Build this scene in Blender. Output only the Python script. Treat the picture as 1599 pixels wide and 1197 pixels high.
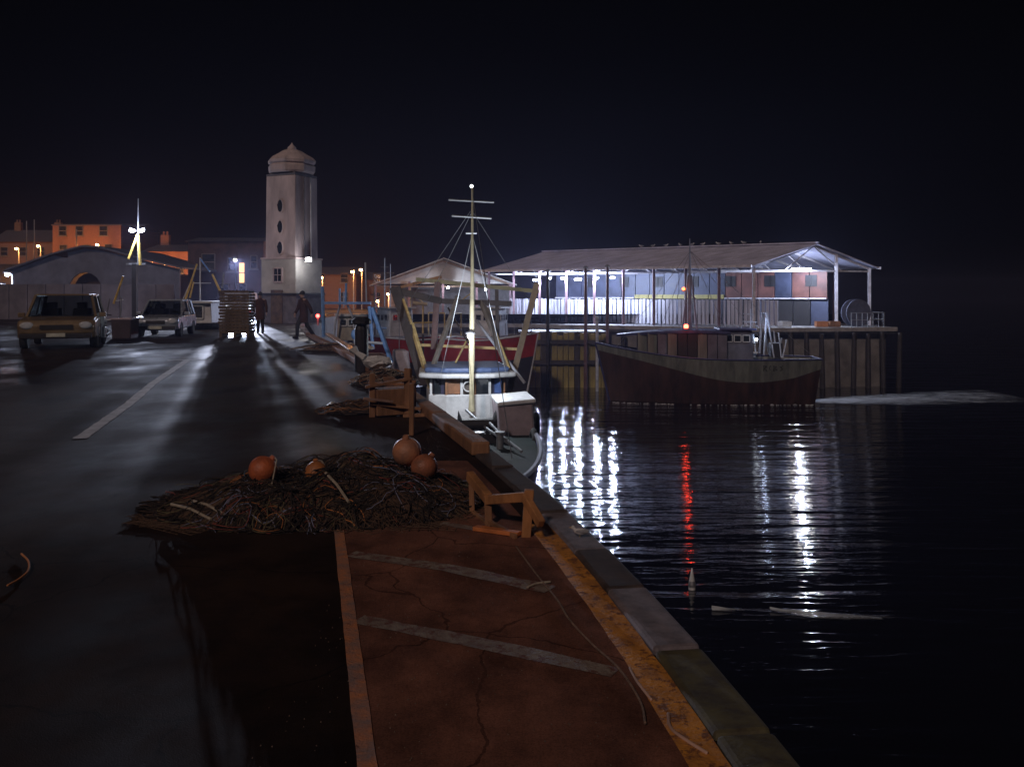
import bpy, bmesh, math, random
from math import sin, cos, pi, radians
from mathutils import Vector, Matrix
random.seed(7)
for o in list(bpy.data.objects): bpy.data.objects.remove(o)
SC = bpy.context.scene
COL = SC.collection
# ------------------------------------------------------------------ camera
EYE, FPX = 1.7, 1385.0          # eye height above the quay, focal length in photo pixels
cam_d = bpy.data.cameras.new('camera'); cam = bpy.data.objects.new('camera', cam_d); COL.objects.link(cam)
cam.location = (0, 0, EYE); cam.rotation_euler = (radians(90), 0, 0)
cam_d.sensor_width = 36; cam_d.lens = 36*FPX/1599; cam_d.shift_y = -(598.5-458)/1599
cam_d.clip_start = 0.05; cam_d.clip_end = 6000
SC.camera = cam
# ------------------------------------------------------------------ night sky, one dim warm sun lamp
SUN_EL, SUN_AZ = radians(34), radians(200)     # azimuth the light comes from, measured from +Y towards +X
w = bpy.data.worlds.new('World'); SC.world = w; w.use_nodes = True
nt = w.node_tree; bg = nt.nodes['Background']
sky = nt.nodes.new('ShaderNodeTexSky'); sky.sky_type = 'NISHITA'; sky.sun_disc = False
sky.sun_elevation = SUN_EL; sky.sun_rotation = SUN_AZ
hs = nt.nodes.new('ShaderNodeHueSaturation'); hs.inputs['Saturation'].default_value = 0.15; nt.links.new(sky.outputs[0], hs.inputs['Color']); nt.links.new(hs.outputs[0], bg.inputs[0]); bg.inputs[1].default_value = 0.00005
sd = bpy.data.lights.new('sun', 'SUN'); sd.energy = 0.52; sd.angle = radians(4); sd.color = (1.0, 0.76, 0.66)
sun = bpy.data.objects.new('sun', sd); COL.objects.link(sun)
dirv = Vector((sin(SUN_AZ)*cos(SUN_EL), cos(SUN_AZ)*cos(SUN_EL), sin(SUN_EL)))
sun.rotation_euler = dirv.to_track_quat('Z', 'Y').to_euler()
SC.view_settings.view_transform = 'Standard'; SC.view_settings.look = 'None'
SC.view_settings.gamma = 1; SC.view_settings.use_curve_mapping = False
SC.view_settings.exposure = 0.35
cy = SC.cycles
cy.max_bounces = 5; cy.diffuse_bounces = 2; cy.glossy_bounces = 3; cy.transmission_bounces = 3
cy.transparent_max_bounces = 8; cy.volume_bounces = 0; cy.use_denoising = True
cy.sample_clamp_indirect = 3.0; cy.caustics_reflective = False; cy.caustics_refractive = False
WZ = -5.3                       # water level
# ------------------------------------------------------------------ helpers
def W(px, py, d): return Vector(((px-800)/FPX*d, d, EYE-(py-458)/FPX*d))
def X(px, d): return (px-800)/FPX*d
def Z(py, d): return EYE-(py-458)/FPX*d
def G(px, py, z=0.0):
    d = (EYE-z)*FPX/(py-458); return Vector((X(px, d), d, z))

MATS = {}
def mat(name, col, rough=0.7, metal=0.0, var=0.35, scale=3.0, bump=0.15, col2=None, stretch=(1, 1, 1), spec=0.5, coat=0.0, fine=8.0):
    if name in MATS: return MATS[name]
    m = bpy.data.materials.new(name); m.use_nodes = True; n = m.node_tree.nodes; l = m.node_tree.links
    b = n['Principled BSDF']; b.inputs['Roughness'].default_value = rough; b.inputs['Metallic'].default_value = metal
    b.inputs['Specular IOR Level'].default_value = spec; b.inputs['Coat Weight'].default_value = coat
    tc = n.new('ShaderNodeTexCoord'); mp = n.new('ShaderNodeMapping'); mp.inputs['Scale'].default_value = stretch
    l.new(tc.outputs['Object'], mp.inputs[0])
    a = n.new('ShaderNodeTexNoise'); a.inputs['Scale'].default_value = scale; a.inputs['Detail'].default_value = 6; a.inputs['Roughness'].default_value = 0.65
    l.new(mp.outputs[0], a.inputs['Vector'])
    r = n.new('ShaderNodeValToRGB'); r.color_ramp.elements[0].position = 0.32; r.color_ramp.elements[1].position = 0.68
    c2 = col2 or tuple(c*(1-var) for c in col); c1 = col if col2 else tuple(min(1, c*(1+var*0.5)) for c in col)
    r.color_ramp.elements[0].color = (*c2, 1); r.color_ramp.elements[1].color = (*c1, 1)
    l.new(a.outputs['Fac'], r.inputs[0]); l.new(r.outputs[0], b.inputs['Base Color'])
    f = n.new('ShaderNodeTexNoise'); f.inputs['Scale'].default_value = scale*fine; f.inputs['Detail'].default_value = 4
    l.new(mp.outputs[0], f.inputs['Vector'])
    bm_ = n.new('ShaderNodeBump'); bm_.inputs['Strength'].default_value = bump; bm_.inputs['Distance'].default_value = 0.02
    l.new(f.outputs['Fac'], bm_.inputs['Height']); l.new(bm_.outputs[0], b.inputs['Normal'])
    rr = n.new('ShaderNodeMapRange'); rr.inputs['To Min'].default_value = max(0.03, rough-0.15); rr.inputs['To Max'].default_value = min(1, rough+0.15)
    l.new(a.outputs['Fac'], rr.inputs[0]); l.new(rr.outputs[0], b.inputs['Roughness'])
    MATS[name] = m; return m
def emit(name, col, s):
    if name in MATS: return MATS[name]
    m = bpy.data.materials.new(name); m.use_nodes = True; b = m.node_tree.nodes['Principled BSDF']
    b.inputs['Base Color'].default_value = (*[min(1, c) for c in col], 1)
    b.inputs['Emission Color'].default_value = (*col, 1); b.inputs['Emission Strength'].default_value = s
    MATS[name] = m; return m
def glassm(name, col=(0.02, 0.025, 0.03), rough=0.08):
    return mat(name, col, rough, 0, 0.3, 1.0, 0.02, spec=0.8)

class MB:
    def __init__(s): s.v = []; s.f = []
    def add(s, vs, fs):
        o = len(s.v); s.v += [tuple(v) for v in vs]; s.f += [tuple(i+o for i in f) for f in fs]; return s
    def box(s, c, size, rz=0, M=None, taper=(1, 1)):
        hx, hy, hz = size[0]/2, size[1]/2, size[2]/2; R = M or Matrix.Rotation(rz, 3, 'Z'); c = Vector(c)
        vs = []
        for dz in (-1, 1):
            tx, ty = taper if dz > 0 else (1, 1)
            for dx, dy in ((-1, -1), (1, -1), (1, 1), (-1, 1)): vs.append(c + R @ Vector((dx*hx*tx, dy*hy*ty, dz*hz)))
        return s.add(vs, [(0, 3, 2, 1), (4, 5, 6, 7), (0, 1, 5, 4), (1, 2, 6, 5), (2, 3, 7, 6), (3, 0, 4, 7)])
    def beam(s, a, b, wd, h=None):
        a = Vector(a); b = Vector(b); h = h or wd; d = b-a; L = d.length
        if L < 1e-6: return s
        q = d.to_track_quat('Y', 'Z').to_matrix(); return s.box((a+b)/2, (wd, L, h), M=q)
    def tube(s, pts, r, n=8, cap=True):
        pts = [Vector(p) for p in pts]; k = len(pts)
        rs = r if isinstance(r, (list, tuple)) else [r]*k
        vs = []; fs = []; up = Vector((0, 0, 1))
        for i, p in enumerate(pts):
            t = (pts[min(i+1, k-1)]-pts[max(i-1, 0)])
            t = t.normalized() if t.length > 1e-9 else Vector((0, 0, 1))
            u = t.cross(up)
            if u.length < 1e-3: u = t.cross(Vector((1, 0, 0)))
            u.normalize(); v = t.cross(u)
            for j in range(n):
                a = 2*pi*j/n; vs.append(p + (u*cos(a)+v*sin(a))*rs[i])
        for i in range(k-1):
            for j in range(n): fs.append((i*n+j, i*n+(j+1) % n, (i+1)*n+(j+1) % n, (i+1)*n+j))
        if cap: fs.append(tuple(range(n-1, -1, -1))); fs.append(tuple((k-1)*n+j for j in range(n)))
        return s.add(vs, fs)
    def lathe(s, prof, n=20, c=(0, 0, 0), rot=0, axis='Z'):
        vs = []; fs = []; k = len(prof)
        for r, z in prof:
            for j in range(n):
                a = 2*pi*j/n+rot
                p = (r*cos(a), r*sin(a), z) if axis == 'Z' else ((z, r*cos(a), r*sin(a)) if axis == 'X' else (r*cos(a), z, r*sin(a)))
                vs.append(Vector(p)+Vector(c))
        for i in range(k-1):
            for j in range(n): fs.append((i*n+j, i*n+(j+1) % n, (i+1)*n+(j+1) % n, (i+1)*n+j))
        fs.append(tuple(range(n-1, -1, -1))); fs.append(tuple((k-1)*n+j for j in range(n)))
        return s.add(vs, fs)
    def ball(s, c, r, n=14, sq=(1, 1, 1)):
        prof = [(max(0.002, r*sin(pi*i/(n//2)))*1.0, -r*cos(pi*i/(n//2))) for i in range(n//2+1)]
        o = len(s.v); s.lathe(prof, n)
        for i in range(o, len(s.v)):
            v = s.v[i]; s.v[i] = (v[0]*sq[0]+c[0], v[1]*sq[1]+c[1], v[2]*sq[2]+c[2])
        return s
    def prism(s, poly, z0, z1):
        n = len(poly); vs = [(p[0], p[1], z0) for p in poly]+[(p[0], p[1], z1) for p in poly]
        return s.add(vs, [tuple(range(n-1, -1, -1)), tuple(range(n, 2*n))]+[(i, (i+1) % n, (i+1) % n+n, i+n) for i in range(n)])
    def extr(s, poly, axis, a, b):     # polygon in the plane across 'axis', extruded from a to b
        n = len(poly); mk = (lambda p, t: (t, p[0], p[1])) if axis == 'X' else (lambda p, t: (p[0], t, p[1]))
        vs = [mk(p, a) for p in poly]+[mk(p, b) for p in poly]
        return s.add(vs, [tuple(range(n-1, -1, -1)), tuple(range(n, 2*n))]+[(i, (i+1) % n, (i+1) % n+n, i+n) for i in range(n)])
    def mesh(s, name, m, smooth=False):
        me = bpy.data.meshes.new(name); me.from_pydata(s.v, [], s.f); me.update()
        b = bmesh.new(); b.from_mesh(me); bmesh.ops.recalc_face_normals(b, faces=b.faces); b.to_mesh(me); b.free()
        if m: me.materials.append(m)
        if smooth: me.polygons.foreach_set('use_smooth', [True]*len(me.polygons))
        return me
    def build(s, name, m, parent=None, loc=(0, 0, 0), rz=0, smooth=False, bev=0.0):
        o = bpy.data.objects.new(name, s.mesh(name, m, smooth)); COL.objects.link(o)
        o.parent = parent; o.location = loc; o.rotation_euler = (0, 0, rz)
        if bev:
            bv = o.modifiers.new('bevel', 'BEVEL'); bv.width = bev; bv.segments = 2; bv.limit_method = 'ANGLE'; bv.angle_limit = radians(35)
        return o
def tag(o, label=None, cat=None, group=None, kind=None):
    if label: o['label'] = label
    if cat: o['category'] = cat
    if group: o['group'] = group
    if kind: o['kind'] = kind
    return o
def thing(name, label, cat, loc=(0, 0, 0), rz=0, group=None):
    o = bpy.data.objects.new(name, None); COL.objects.link(o); o.empty_display_size = 0.3
    o.location = loc; o.rotation_euler = (0, 0, rz); return tag(o, label, cat, group)
def copy_tree(o, parent=None):
    c = o.copy(); COL.objects.link(c); c.parent = parent
    for ch in [x for x in bpy.data.objects if x.parent == o]: copy_tree(ch, c)
    return c
def inst(me, name, parent, loc, rot=(0, 0, 0), sc=(1, 1, 1)):
    o = bpy.data.objects.new(name, me); COL.objects.link(o); o.parent = parent
    o.location = loc; o.rotation_euler = rot; o.scale = sc; return o
def light(loc, power, col, parent=None, r=0.08, spot=None, aim=None, blend=0.6, name='lamp_light'):
    d = bpy.data.lights.new(name, 'SPOT' if spot else 'POINT'); d.energy = power; d.color = col; d.shadow_soft_size = r
    o = bpy.data.objects.new(name, d); COL.objects.link(o); o.parent = parent; o.location = loc
    if spot:
        d.spot_size = radians(spot); d.spot_blend = blend
        o.rotation_euler = (-Vector(aim)).to_track_quat('Z', 'Y').to_euler()
    return o

# palette -----------------------------------------------------------
M_white = mat('white_paint', (0.62, 0.64, 0.66), 0.45, var=0.3, scale=2, bump=0.08)
M_wood = mat('weathered_timber', (0.30, 0.15, 0.075), 0.75, var=0.55, scale=4, bump=0.5, stretch=(1, 1, 0.25))
M_wood2 = mat('dark_timber', (0.13, 0.085, 0.055), 0.8, var=0.5, scale=4, bump=0.5)
M_black = mat('black_tar_paint', (0.018, 0.017, 0.018), 0.6, var=0.3)
M_steel = mat('galvanised_steel', (0.32, 0.34, 0.37), 0.45, 0.6, 0.3, 5, 0.05)
M_yel = mat('yellow_painted_steel', (0.75, 0.52, 0.12), 0.5, 0, 0.4, 4)
M_blue = mat('blue_painted_steel', (0.20, 0.42, 0.90), 0.45, 0, 0.3, 4)
M_red = mat('red_hull_paint', (0.36, 0.025, 0.02), 0.5, 0, 0.4, 1.2)
M_rub = mat('tyre_rubber', (0.02, 0.02, 0.02), 0.85, 0, 0.2)
M_glass = glassm('dark_glass')
M_rope = mat('pale_rope', (0.42, 0.36, 0.28), 0.85, 0, 0.3, 30, 0.4)
M_conc = mat('stained_concrete', (0.20, 0.19, 0.18), 0.75, 0, 0.5, 0.8, 0.3)

# ================================================================== SETTING
# quay edge, running away from the camera and bending left
EDGE = [(2.6, -30), (1.75, -8), (1.28, 0), (1.01, 3.19), (0.74, 5.1), (0.27, 7.55), (-0.97, 12.26), (-2.93, 19.3), (-5.3, 27), (-7.9, 35), (-10.6, 45), (-13, 56), (-13.5, 74)]
def edge_at(y):
    for (x0, y0), (x1, y1) in zip(EDGE, EDGE[1:]):
        if y0 <= y <= y1: return x0+(x1-x0)*(y-y0)/(y1-y0)
    return EDGE[-1][0]
def smooth_edge(y):   # softened with a moving average
    return sum(edge_at(min(73, max(-29, y+k*0.35*(1+abs(y)*0.03)))) for k in range(-3, 4))/7

def wet_ground(name, c1, c2, rough_lo, rough_hi, sc, bump=0.2, grit=140):
    m = bpy.data.materials.new(name); m.use_nodes = True; n = m.node_tree.nodes; l = m.node_tree.links; b = n['Principled BSDF']
    tc = n.new('ShaderNodeTexCoord')
    a = n.new('ShaderNodeTexNoise'); a.inputs['Scale'].default_value = sc; a.inputs['Detail'].default_value = 7; a.inputs['Roughness'].default_value = 0.6
    mp = n.new('ShaderNodeMapping'); mp.inputs['Scale'].default_value = (1, 0.6, 1); l.new(tc.outputs['Object'], mp.inputs[0]); l.new(mp.outputs[0], a.inputs['Vector'])
    g = n.new('ShaderNodeTexNoise'); g.inputs['Scale'].default_value = grit; g.inputs['Detail'].default_value = 3; l.new(tc.outputs['Object'], g.inputs['Vector'])
    big = n.new('ShaderNodeTexNoise'); big.inputs['Scale'].default_value = 0.22; big.inputs['Detail'].default_value = 4; l.new(tc.outputs['Object'], big.inputs['Vector'])
    r = n.new('ShaderNodeValToRGB'); r.color_ramp.elements[0].position = 0.35; r.color_ramp.elements[1].position = 0.68
    r.color_ramp.elements[0].color = (*c2, 1); r.color_ramp.elements[1].color = (*c1, 1); l.new(a.outputs['Fac'], r.inputs[0])
    mx = n.new('ShaderNodeMix'); mx.data_type = 'RGBA'; mx.blend_type = 'MULTIPLY'; mx.inputs['Factor'].default_value = 0.7
    gr = n.new('ShaderNodeValToRGB'); gr.color_ramp.elements[0].position = 0.3; gr.color_ramp.elements[1].position = 0.6
    gr.color_ramp.elements[0].color = (0.45, 0.45, 0.45, 1); l.new(g.outputs['Fac'], gr.inputs[0])
    l.new(r.outputs[0], mx.inputs['A']); l.new(gr.outputs[0], mx.inputs['B']); l.new(mx.outputs['Result'], b.inputs['Base Color'])
    ad = n.new('ShaderNodeMath'); ad.operation = 'ADD'; l.new(a.outputs['Fac'], ad.inputs[0]); l.new(big.outputs['Fac'], ad.inputs[1])
    mr = n.new('ShaderNodeMapRange'); mr.inputs['From Min'].default_value = 0.78; mr.inputs['From Max'].default_value = 1.15
    mr.inputs['To Min'].default_value = rough_lo; mr.inputs['To Max'].default_value = rough_hi; l.new(ad.outputs[0], mr.inputs[0])
    # the quay dries out towards its near end: wetness falls with distance along the quay
    sx_ = n.new('ShaderNodeSeparateXYZ'); l.new(tc.outputs['Object'], sx_.inputs[0])
    dw = n.new('ShaderNodeMapRange'); dw.inputs['From Min'].default_value = 5.5; dw.inputs['From Max'].default_value = 10.0; dw.inputs['To Min'].default_value = 0.38; dw.inputs['To Max'].default_value = 0.0
    l.new(sx_.outputs['Y'], dw.inputs[0]); sm_ = n.new('ShaderNodeMath'); sm_.operation = 'ADD'; sm_.use_clamp = True
    l.new(mr.outputs[0], sm_.inputs[0]); l.new(dw.outputs[0], sm_.inputs[1]); l.new(sm_.outputs[0], b.inputs['Roughness'])
    dsp = n.new('ShaderNodeMapRange'); dsp.inputs['From Min'].default_value = 5.5; dsp.inputs['From Max'].default_value = 10.0; dsp.inputs['To Min'].default_value = 0.06; dsp.inputs['To Max'].default_value = 0.30
    l.new(sx_.outputs['Y'], dsp.inputs[0]); l.new(dsp.outputs[0], b.inputs['Specular IOR Level'])

    # cracks and old stains
    wv = n.new('ShaderNodeTexNoise'); wv.inputs['Scale'].default_value = 3.0; wv.inputs['Detail'].default_value = 5; l.new(tc.outputs['Object'], wv.inputs['Vector'])
    mxv = n.new('ShaderNodeMix'); mxv.data_type = 'RGBA'; mxv.inputs['Factor'].default_value = .22; l.new(tc.outputs['Object'], mxv.inputs['A']); l.new(wv.outputs['Color'], mxv.inputs['B'])
    vo = n.new('ShaderNodeTexVoronoi'); vo.feature = 'DISTANCE_TO_EDGE'; vo.inputs['Scale'].default_value = .85; l.new(mxv.outputs['Result'], vo.inputs['Vector'])
    cr_ = n.new('ShaderNodeMapRange'); cr_.inputs['From Min'].default_value = .002; cr_.inputs['From Max'].default_value = .005; l.new(vo.outputs['Distance'], cr_.inputs[0])
    st_ = n.new('ShaderNodeTexNoise'); st_.inputs['Scale'].default_value = 2.2; st_.inputs['Detail'].default_value = 8; st_.inputs['Roughness'].default_value = .7; l.new(tc.outputs['Object'], st_.inputs['Vector'])
    sr_ = n.new('ShaderNodeMapRange'); sr_.inputs['From Min'].default_value = .38; sr_.inputs['From Max'].default_value = .58; sr_.inputs['To Min'].default_value = .68; sr_.inputs['To Max'].default_value = 1.15; l.new(st_.outputs['Fac'], sr_.inputs[0])
    ml_ = n.new('ShaderNodeMath'); ml_.operation = 'MULTIPLY'; l.new(cr_.outputs[0], ml_.inputs[0]); l.new(sr_.outputs[0], ml_.inputs[1])
    ma_ = n.new('ShaderNodeMath'); ma_.operation = 'MAXIMUM'; ma_.inputs[1].default_value = .5; l.new(ml_.outputs[0], ma_.inputs[0])
    vm_ = n.new('ShaderNodeVectorMath'); vm_.operation = 'SCALE'; l.new(mx.outputs['Result'], vm_.inputs[0]); l.new(ma_.outputs[0], vm_.inputs['Scale']); l.new(vm_.outputs[0], b.inputs['Base Color'])
    bp = n.new('ShaderNodeBump'); bp.inputs['Strength'].default_value = bump; bp.inputs['Distance'].default_value = 0.012
    l.new(g.outputs['Fac'], bp.inputs['Height'])
    bp2 = n.new('ShaderNodeBump'); bp2.inputs['Strength'].default_value = 0.25; bp2.inputs['Distance'].default_value = 0.05
    l.new(a.outputs['Fac'], bp2.inputs['Height']); l.new(bp.outputs[0], bp2.inputs['Normal']); l.new(bp2.outputs[0], b.inputs['Normal'])
    return m
M_tar = wet_ground('wet_tarmac', (0.042, 0.024, 0.015), (0.014, 0.008, 0.006), 0.30, 0.70, 0.8)
M_pave = wet_ground('brown_quay_surface', (0.31, 0.135, 0.09), (0.12, 0.055, 0.04), 0.5, 0.8, 1.7)

ys = [-30, -15, -8, -4, -2, 0, 1, 2]+[2+0.5*i for i in range(1, 60)]+[32+1.5*i for i in range(1, 28)]
ed = [(smooth_edge(y) if y < 73 else EDGE[-1][0], y) for y in ys]
m = MB(); n = len(ed)
outline = [(x, y, 0) for x, y in ed]
m.add(outline+[(-420, ed[-1][1], 0), (-420, -30, 0)], [tuple(range(n+2))])
tag(m.build('quay_ground', M_tar), kind='structure')
m = MB()
m.add([(x-0.02, y, 0) for x, y in ed]+[(x+0.05, y, WZ-2) for x, y in ed], [(i, i+1, n+i+1, n+i) for i in range(n-1)])
tag(m.build('quay_wall', M_conc), kind='structure')
# land beyond, at the head of the harbour, rising into a bank
m = MB(); NX, NY = 60, 40
for j in range(NY+1):
    for i in range(NX+1):
        x = -420+ i*(450/NX); y = 74.0+j*9.0
        rise = max(0, min(1, (y-92)/45))*max(0, min(1, (-8-x*0.8)/30.0)); rise = rise*rise*(3-2*rise)
        z = -0.02 + rise*7.2 + max(0, (y-150))*0.01*min(1, max(0, (-x)/40))
        if x > -14 and y > 74.5: z = min(z, 7.2*rise-0.9 if rise < 0.05 else z)
        m.v.append((x, y, z))
for j in range(NY):
    for i in range(NX): a = j*(NX+1)+i; m.f.append((a, a+1, a+NX+2, a+NX+1))
M_bank = mat('dark_bank_earth', (0.05, 0.045, 0.03), 0.95, 0, 0.5, 0.3, 0.6)
tag(m.build('hillside', M_bank), kind='structure')

# water
m = bpy.data.materials.new('harbour_water'); m.use_nodes = True; n_ = m.node_tree.nodes; l_ = m.node_tree.links; b = n_['Principled BSDF']
b.inputs['Base Color'].default_value = (0.006, 0.006, 0.010, 1); b.inputs['Roughness'].default_value = 0.05; b.inputs['IOR'].default_value = 1.33
tc = n_.new('ShaderNodeTexCoord')
prev = None
for (sc_, st, dist, strg, det) in (((0.11, 0.75, 1), 1.0, 0.17, 0.55, 2), ((0.42, 2.2, 1), 1.0, 0.06, 0.5, 3), ((1.8, 6.0, 1), 1.0, 0.02, 0.4, 3)):
    mp = n_.new('ShaderNodeMapping'); mp.inputs['Scale'].default_value = sc_; mp.inputs['Rotation'].default_value = (0, 0, 0.12)
    l_.new(tc.outputs['Object'], mp.inputs[0])
    t = n_.new('ShaderNodeTexNoise'); t.inputs['Scale'].default_value = 1.0; t.inputs['Detail'].default_value = det; t.inputs['Distortion'].default_value = 0.6
    l_.new(mp.outputs[0], t.inputs['Vector'])
    bp = n_.new('ShaderNodeBump'); bp.inputs['Strength'].default_value = strg; bp.inputs['Distance'].default_value = dist
    l_.new(t.outputs['Fac'], bp.inputs['Height'])
    if prev: l_.new(prev.outputs[0], bp.inputs['Normal'])
    prev = bp
l_.new(prev.outputs[0], b.inputs['Normal'])
M_water = m
tag(MB().add([(-500, -60, WZ), (900, -60, WZ), (900, 900, WZ), (-500, 900, WZ)], [(0, 1, 2, 3)]).build('water', M_water), kind='structure')

# brown surfaced strip beside the edge, with its painted lines
pv = [G(528, 815), G(572, 1182)]; dv = (pv[1]-pv[0]).normalized()
back = G(528, 815)-dv*1.3
m = MB(); L = [(x-0.345, y) for x, y in ed if -8 <= y <= 9.0]
lft = [(pv[0].x-0.0+(y-pv[0].y)*(pv[1].x-pv[0].x)/(pv[1].y-pv[0].y), y) for y in [-8, 0, 3, 5, 7.5, 9.0]]
poly = [(x, y, 0.004) for x, y in L]+[(x, y, 0.004) for x, y in reversed(lft)]
m.add(poly, [tuple(range(len(poly)))]); tag(m.build('quay_paving', M_pave), kind='structure')
M_line_o = mat('worn_orange_line_paint', (0.60, 0.22, 0.08), 0.7, 0, 0.5, 9, 0.4, col2=(0.24, 0.18, 0.17))
M_line_w = mat('worn_white_line_paint', (0.31, 0.27, 0.23), 0.7, 0, 0.5, 9, 0.4, col2=(0.16, 0.105, 0.085))
M_line_y = mat('yellow_edge_paint', (0.80, 0.34, 0.05), 0.65, 0, 0.5, 5, 0.4, col2=(0.42, 0.18, 0.05))
def wear(m, ground, amount=.5):      # old paint: flakes and scrapes let the ground show
    n = m.node_tree.nodes; l = m.node_tree.links; b = n['Principled BSDF']; src = b.inputs['Base Color'].links[0].from_socket
    tc = n.new('ShaderNodeTexCoord'); a = n.new('ShaderNodeTexNoise'); a.inputs['Scale'].default_value = 14; a.inputs['Detail'].default_value = 9; a.inputs['Roughness'].default_value = .75; l.new(tc.outputs['Object'], a.inputs['Vector'])
    r = n.new('ShaderNodeValToRGB'); r.color_ramp.elements[0].position = amount-.03; r.color_ramp.elements[1].position = amount+.04; l.new(a.outputs['Fac'], r.inputs[0])
    mx = n.new('ShaderNodeMix'); mx.data_type = 'RGBA'; l.new(r.outputs[0], mx.inputs['Factor']); mx.inputs['A'].default_value = (*ground, 1); l.new(src, mx.inputs['B']); l.new(mx.outputs['Result'], b.inputs['Base Color'])
for m_, g_, a_ in ((M_line_o, (.20, .08, .05), .38), (M_line_w, (.15, .06, .045), .46), (M_line_y, (.22, .09, .04), .45)): wear(m_, g_, a_)
def strip(pts, wd, z, name, m_, jit=0.0):
    mb = MB(); P = []
    for (a, b_) in zip(pts, pts[1:]):
        k = max(1, int((Vector(b_)-Vector(a)).length/0.12)) if jit else 1
        P += [Vector(a).lerp(Vector(b_), i/k) for i in range(k)]
    P.append(Vector(pts[-1])); N = len(P); vs = []
    for i, p in enumerate(P):
        t = (P[min(i+1, N-1)]-P[max(0, i-1)]); t.z = 0; t.normalize(); s = Vector((-t.y, t.x, 0)); wv = wd/2*(1+jit*random.uniform(-1, 1)); off = s*random.uniform(-1, 1)*jit*wd*0.12
        vs += [(p.x+s.x*wv+off.x, p.y+s.y*wv+off.y, z), (p.x-s.x*wv+off.x, p.y-s.y*wv+off.y, z)]
    mb.add(vs, [(2*i, 2*i+1, 2*i+3, 2*i+2) for i in range(N-1)])
    return tag(mb.build(name, m_), kind='structure')
strip([pv[0], pv[1], pv[1]+dv*1.2], 0.072, 0.009, 'line_marking', M_line_o, 0.06)
strip([G(548, 866), G(700, 888), G(860, 922)], 0.14, 0.0088, 'line_marking', M_line_w, 0.12)
strip([G(560, 968), G(760, 1008), G(962, 1052)], 0.12, 0.0088, 'line_marking', M_line_w, 0.12)
strip([(x-0.285, y, 0) for x, y in ed if -4 <= y <= 6.6], 0.155, 0.0125, 'edge_marking', M_line_y, 0.05)
strip([G(690, 818), G(810, 838)], 0.09, 0.0088, 'line_marking', M_line_w, 0.1)
M_line_p = mat('white_road_paint', (0.55, 0.55, 0.58), 0.6, 0, 0.5, 4, 0.3, col2=(0.25, 0.24, 0.25))
strip([G(125, 685), G(200, 632), G(240, 598), G(292, 563)], 0.16, 0.006, 'road_marking', M_line_p, 0.15)
strip([G(262, 563), G(330, 561)], 0.30, 0.0075, 'road_marking', M_line_p, 0.1)

# coping stones along the quay edge, each its own block
cop = tag(bpy.data.objects.new('quay_coping', None), kind='structure'); COL.objects.link(cop)
M_cop = [mat('coping_mossy', (0.13, 0.12, 0.06), 0.75, 0, 0.6, 9, 0.1, col2=(.05, .04, .03)), mat('coping_grey', (0.22, 0.19, 0.21), 0.7, 0, 0.5, 8, 0.1), mat('coping_dark', (0.075, 0.055, 0.05), 0.75, 0, 0.5, 8, 0.1)]
y = -1.0; k = 0
while y < 60:
    Ls = (0.9 if y < 14 else 1.8)*random.uniform(0.85, 1.15); y2 = y+Ls; g = 0.012
    a = Vector((smooth_edge(y+g), y+g, 0)); c = Vector((smooth_edge(y2), y2, 0)); t = (c-a).normalized(); s = Vector((-t.y, t.x, 0))
    if s.x > 0: s = -s
    wd = 0.20; top = 0.03+random.uniform(0, 0.012); a2 = a+s*wd; c2 = c+s*wd
    P = [a-s*0.03, c-s*0.03, c2, a2]
    mi = 0 if y < 3.6 else (1 if y < 4.3 else (2 if 4.4 <= y < 5.1 else random.choice((0, 1, 2, 2))))
    MB().prism([(p.x, p.y) for p in P], -0.35, top).build('coping_stone', M_cop[mi], cop, bev=0.022)
    y = y2; k += 1

# timber kerb baulks bolted along the edge further on
tk = tag(bpy.data.objects.new('timber_kerb', None), 'long brown timber kerb baulks bolted end to end along the quay edge', 'kerb'); COL.objects.link(tk)
y = 9.2
while y < 34:
    y2 = y+random.uniform(2.2, 2.9); a = Vector((smooth_edge(y)-0.16, y+0.03, 0.085)); c = Vector((smooth_edge(y2)-0.16, y2, 0.085))
    MB().beam(a, c, 0.20, 0.14).build('baulk', M_wood, tk, bev=0.02)
    y = y2

# ================================================================== FISH MARKET PIER
DZ = -0.85
A_ = Vector((28.8, 66.5)); B_ = Vector((18.1, 65.0)); C_ = Vector((0.5, 74.0)); D_ = Vector((-13.5, 74.0))
pier_poly = [A_, B_, C_, D_, Vector((-13.5, 104)), Vector((30.5, 100))]
m = MB(); m.prism([(p.x, p.y) for p in pier_poly], DZ-0.45, DZ)
pier = thing('pier', 'long concrete market pier on dark piles across the harbour', 'pier')
m.build('deck', mat('pier_concrete', (0.24, 0.235, 0.23), 0.55, 0, 0.5, 0.7, 0.4), pier)
m = MB(); m.prism([(p.x, p.y) for p in [A_+Vector((-.6, .5)), B_+Vector((0, .5)), C_+Vector((0.1, .5)), D_+Vector((0.1, .5)), Vector((-13.4, 102)), Vector((29.5, 98))]], WZ-1.5, DZ-0.46)
m.build('retaining_wall', M_conc, pier)
m = MB()
for P, Q in ((A_, B_), (B_, C_), (C_, D_)): m.beam((P.x, P.y-0.12, DZ-0.12), (Q.x, Q.y-0.12, DZ-0.12), 0.2, 0.3)
m.build('edge_beam', mat('edge_beam', (0.34, 0.33, 0.33), 0.5), pier)
M_olive = mat('olive_slimy_timber', (0.34, 0.29, 0.10), 0.6, 0, 0.6, 1.5, 0.5, stretch=(1, 1, 0.3)); M_pile = mat('black_pile_timber', (0.05, 0.045, 0.045), 0.6, 0, 0.5, 1.5, 0.5)
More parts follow.
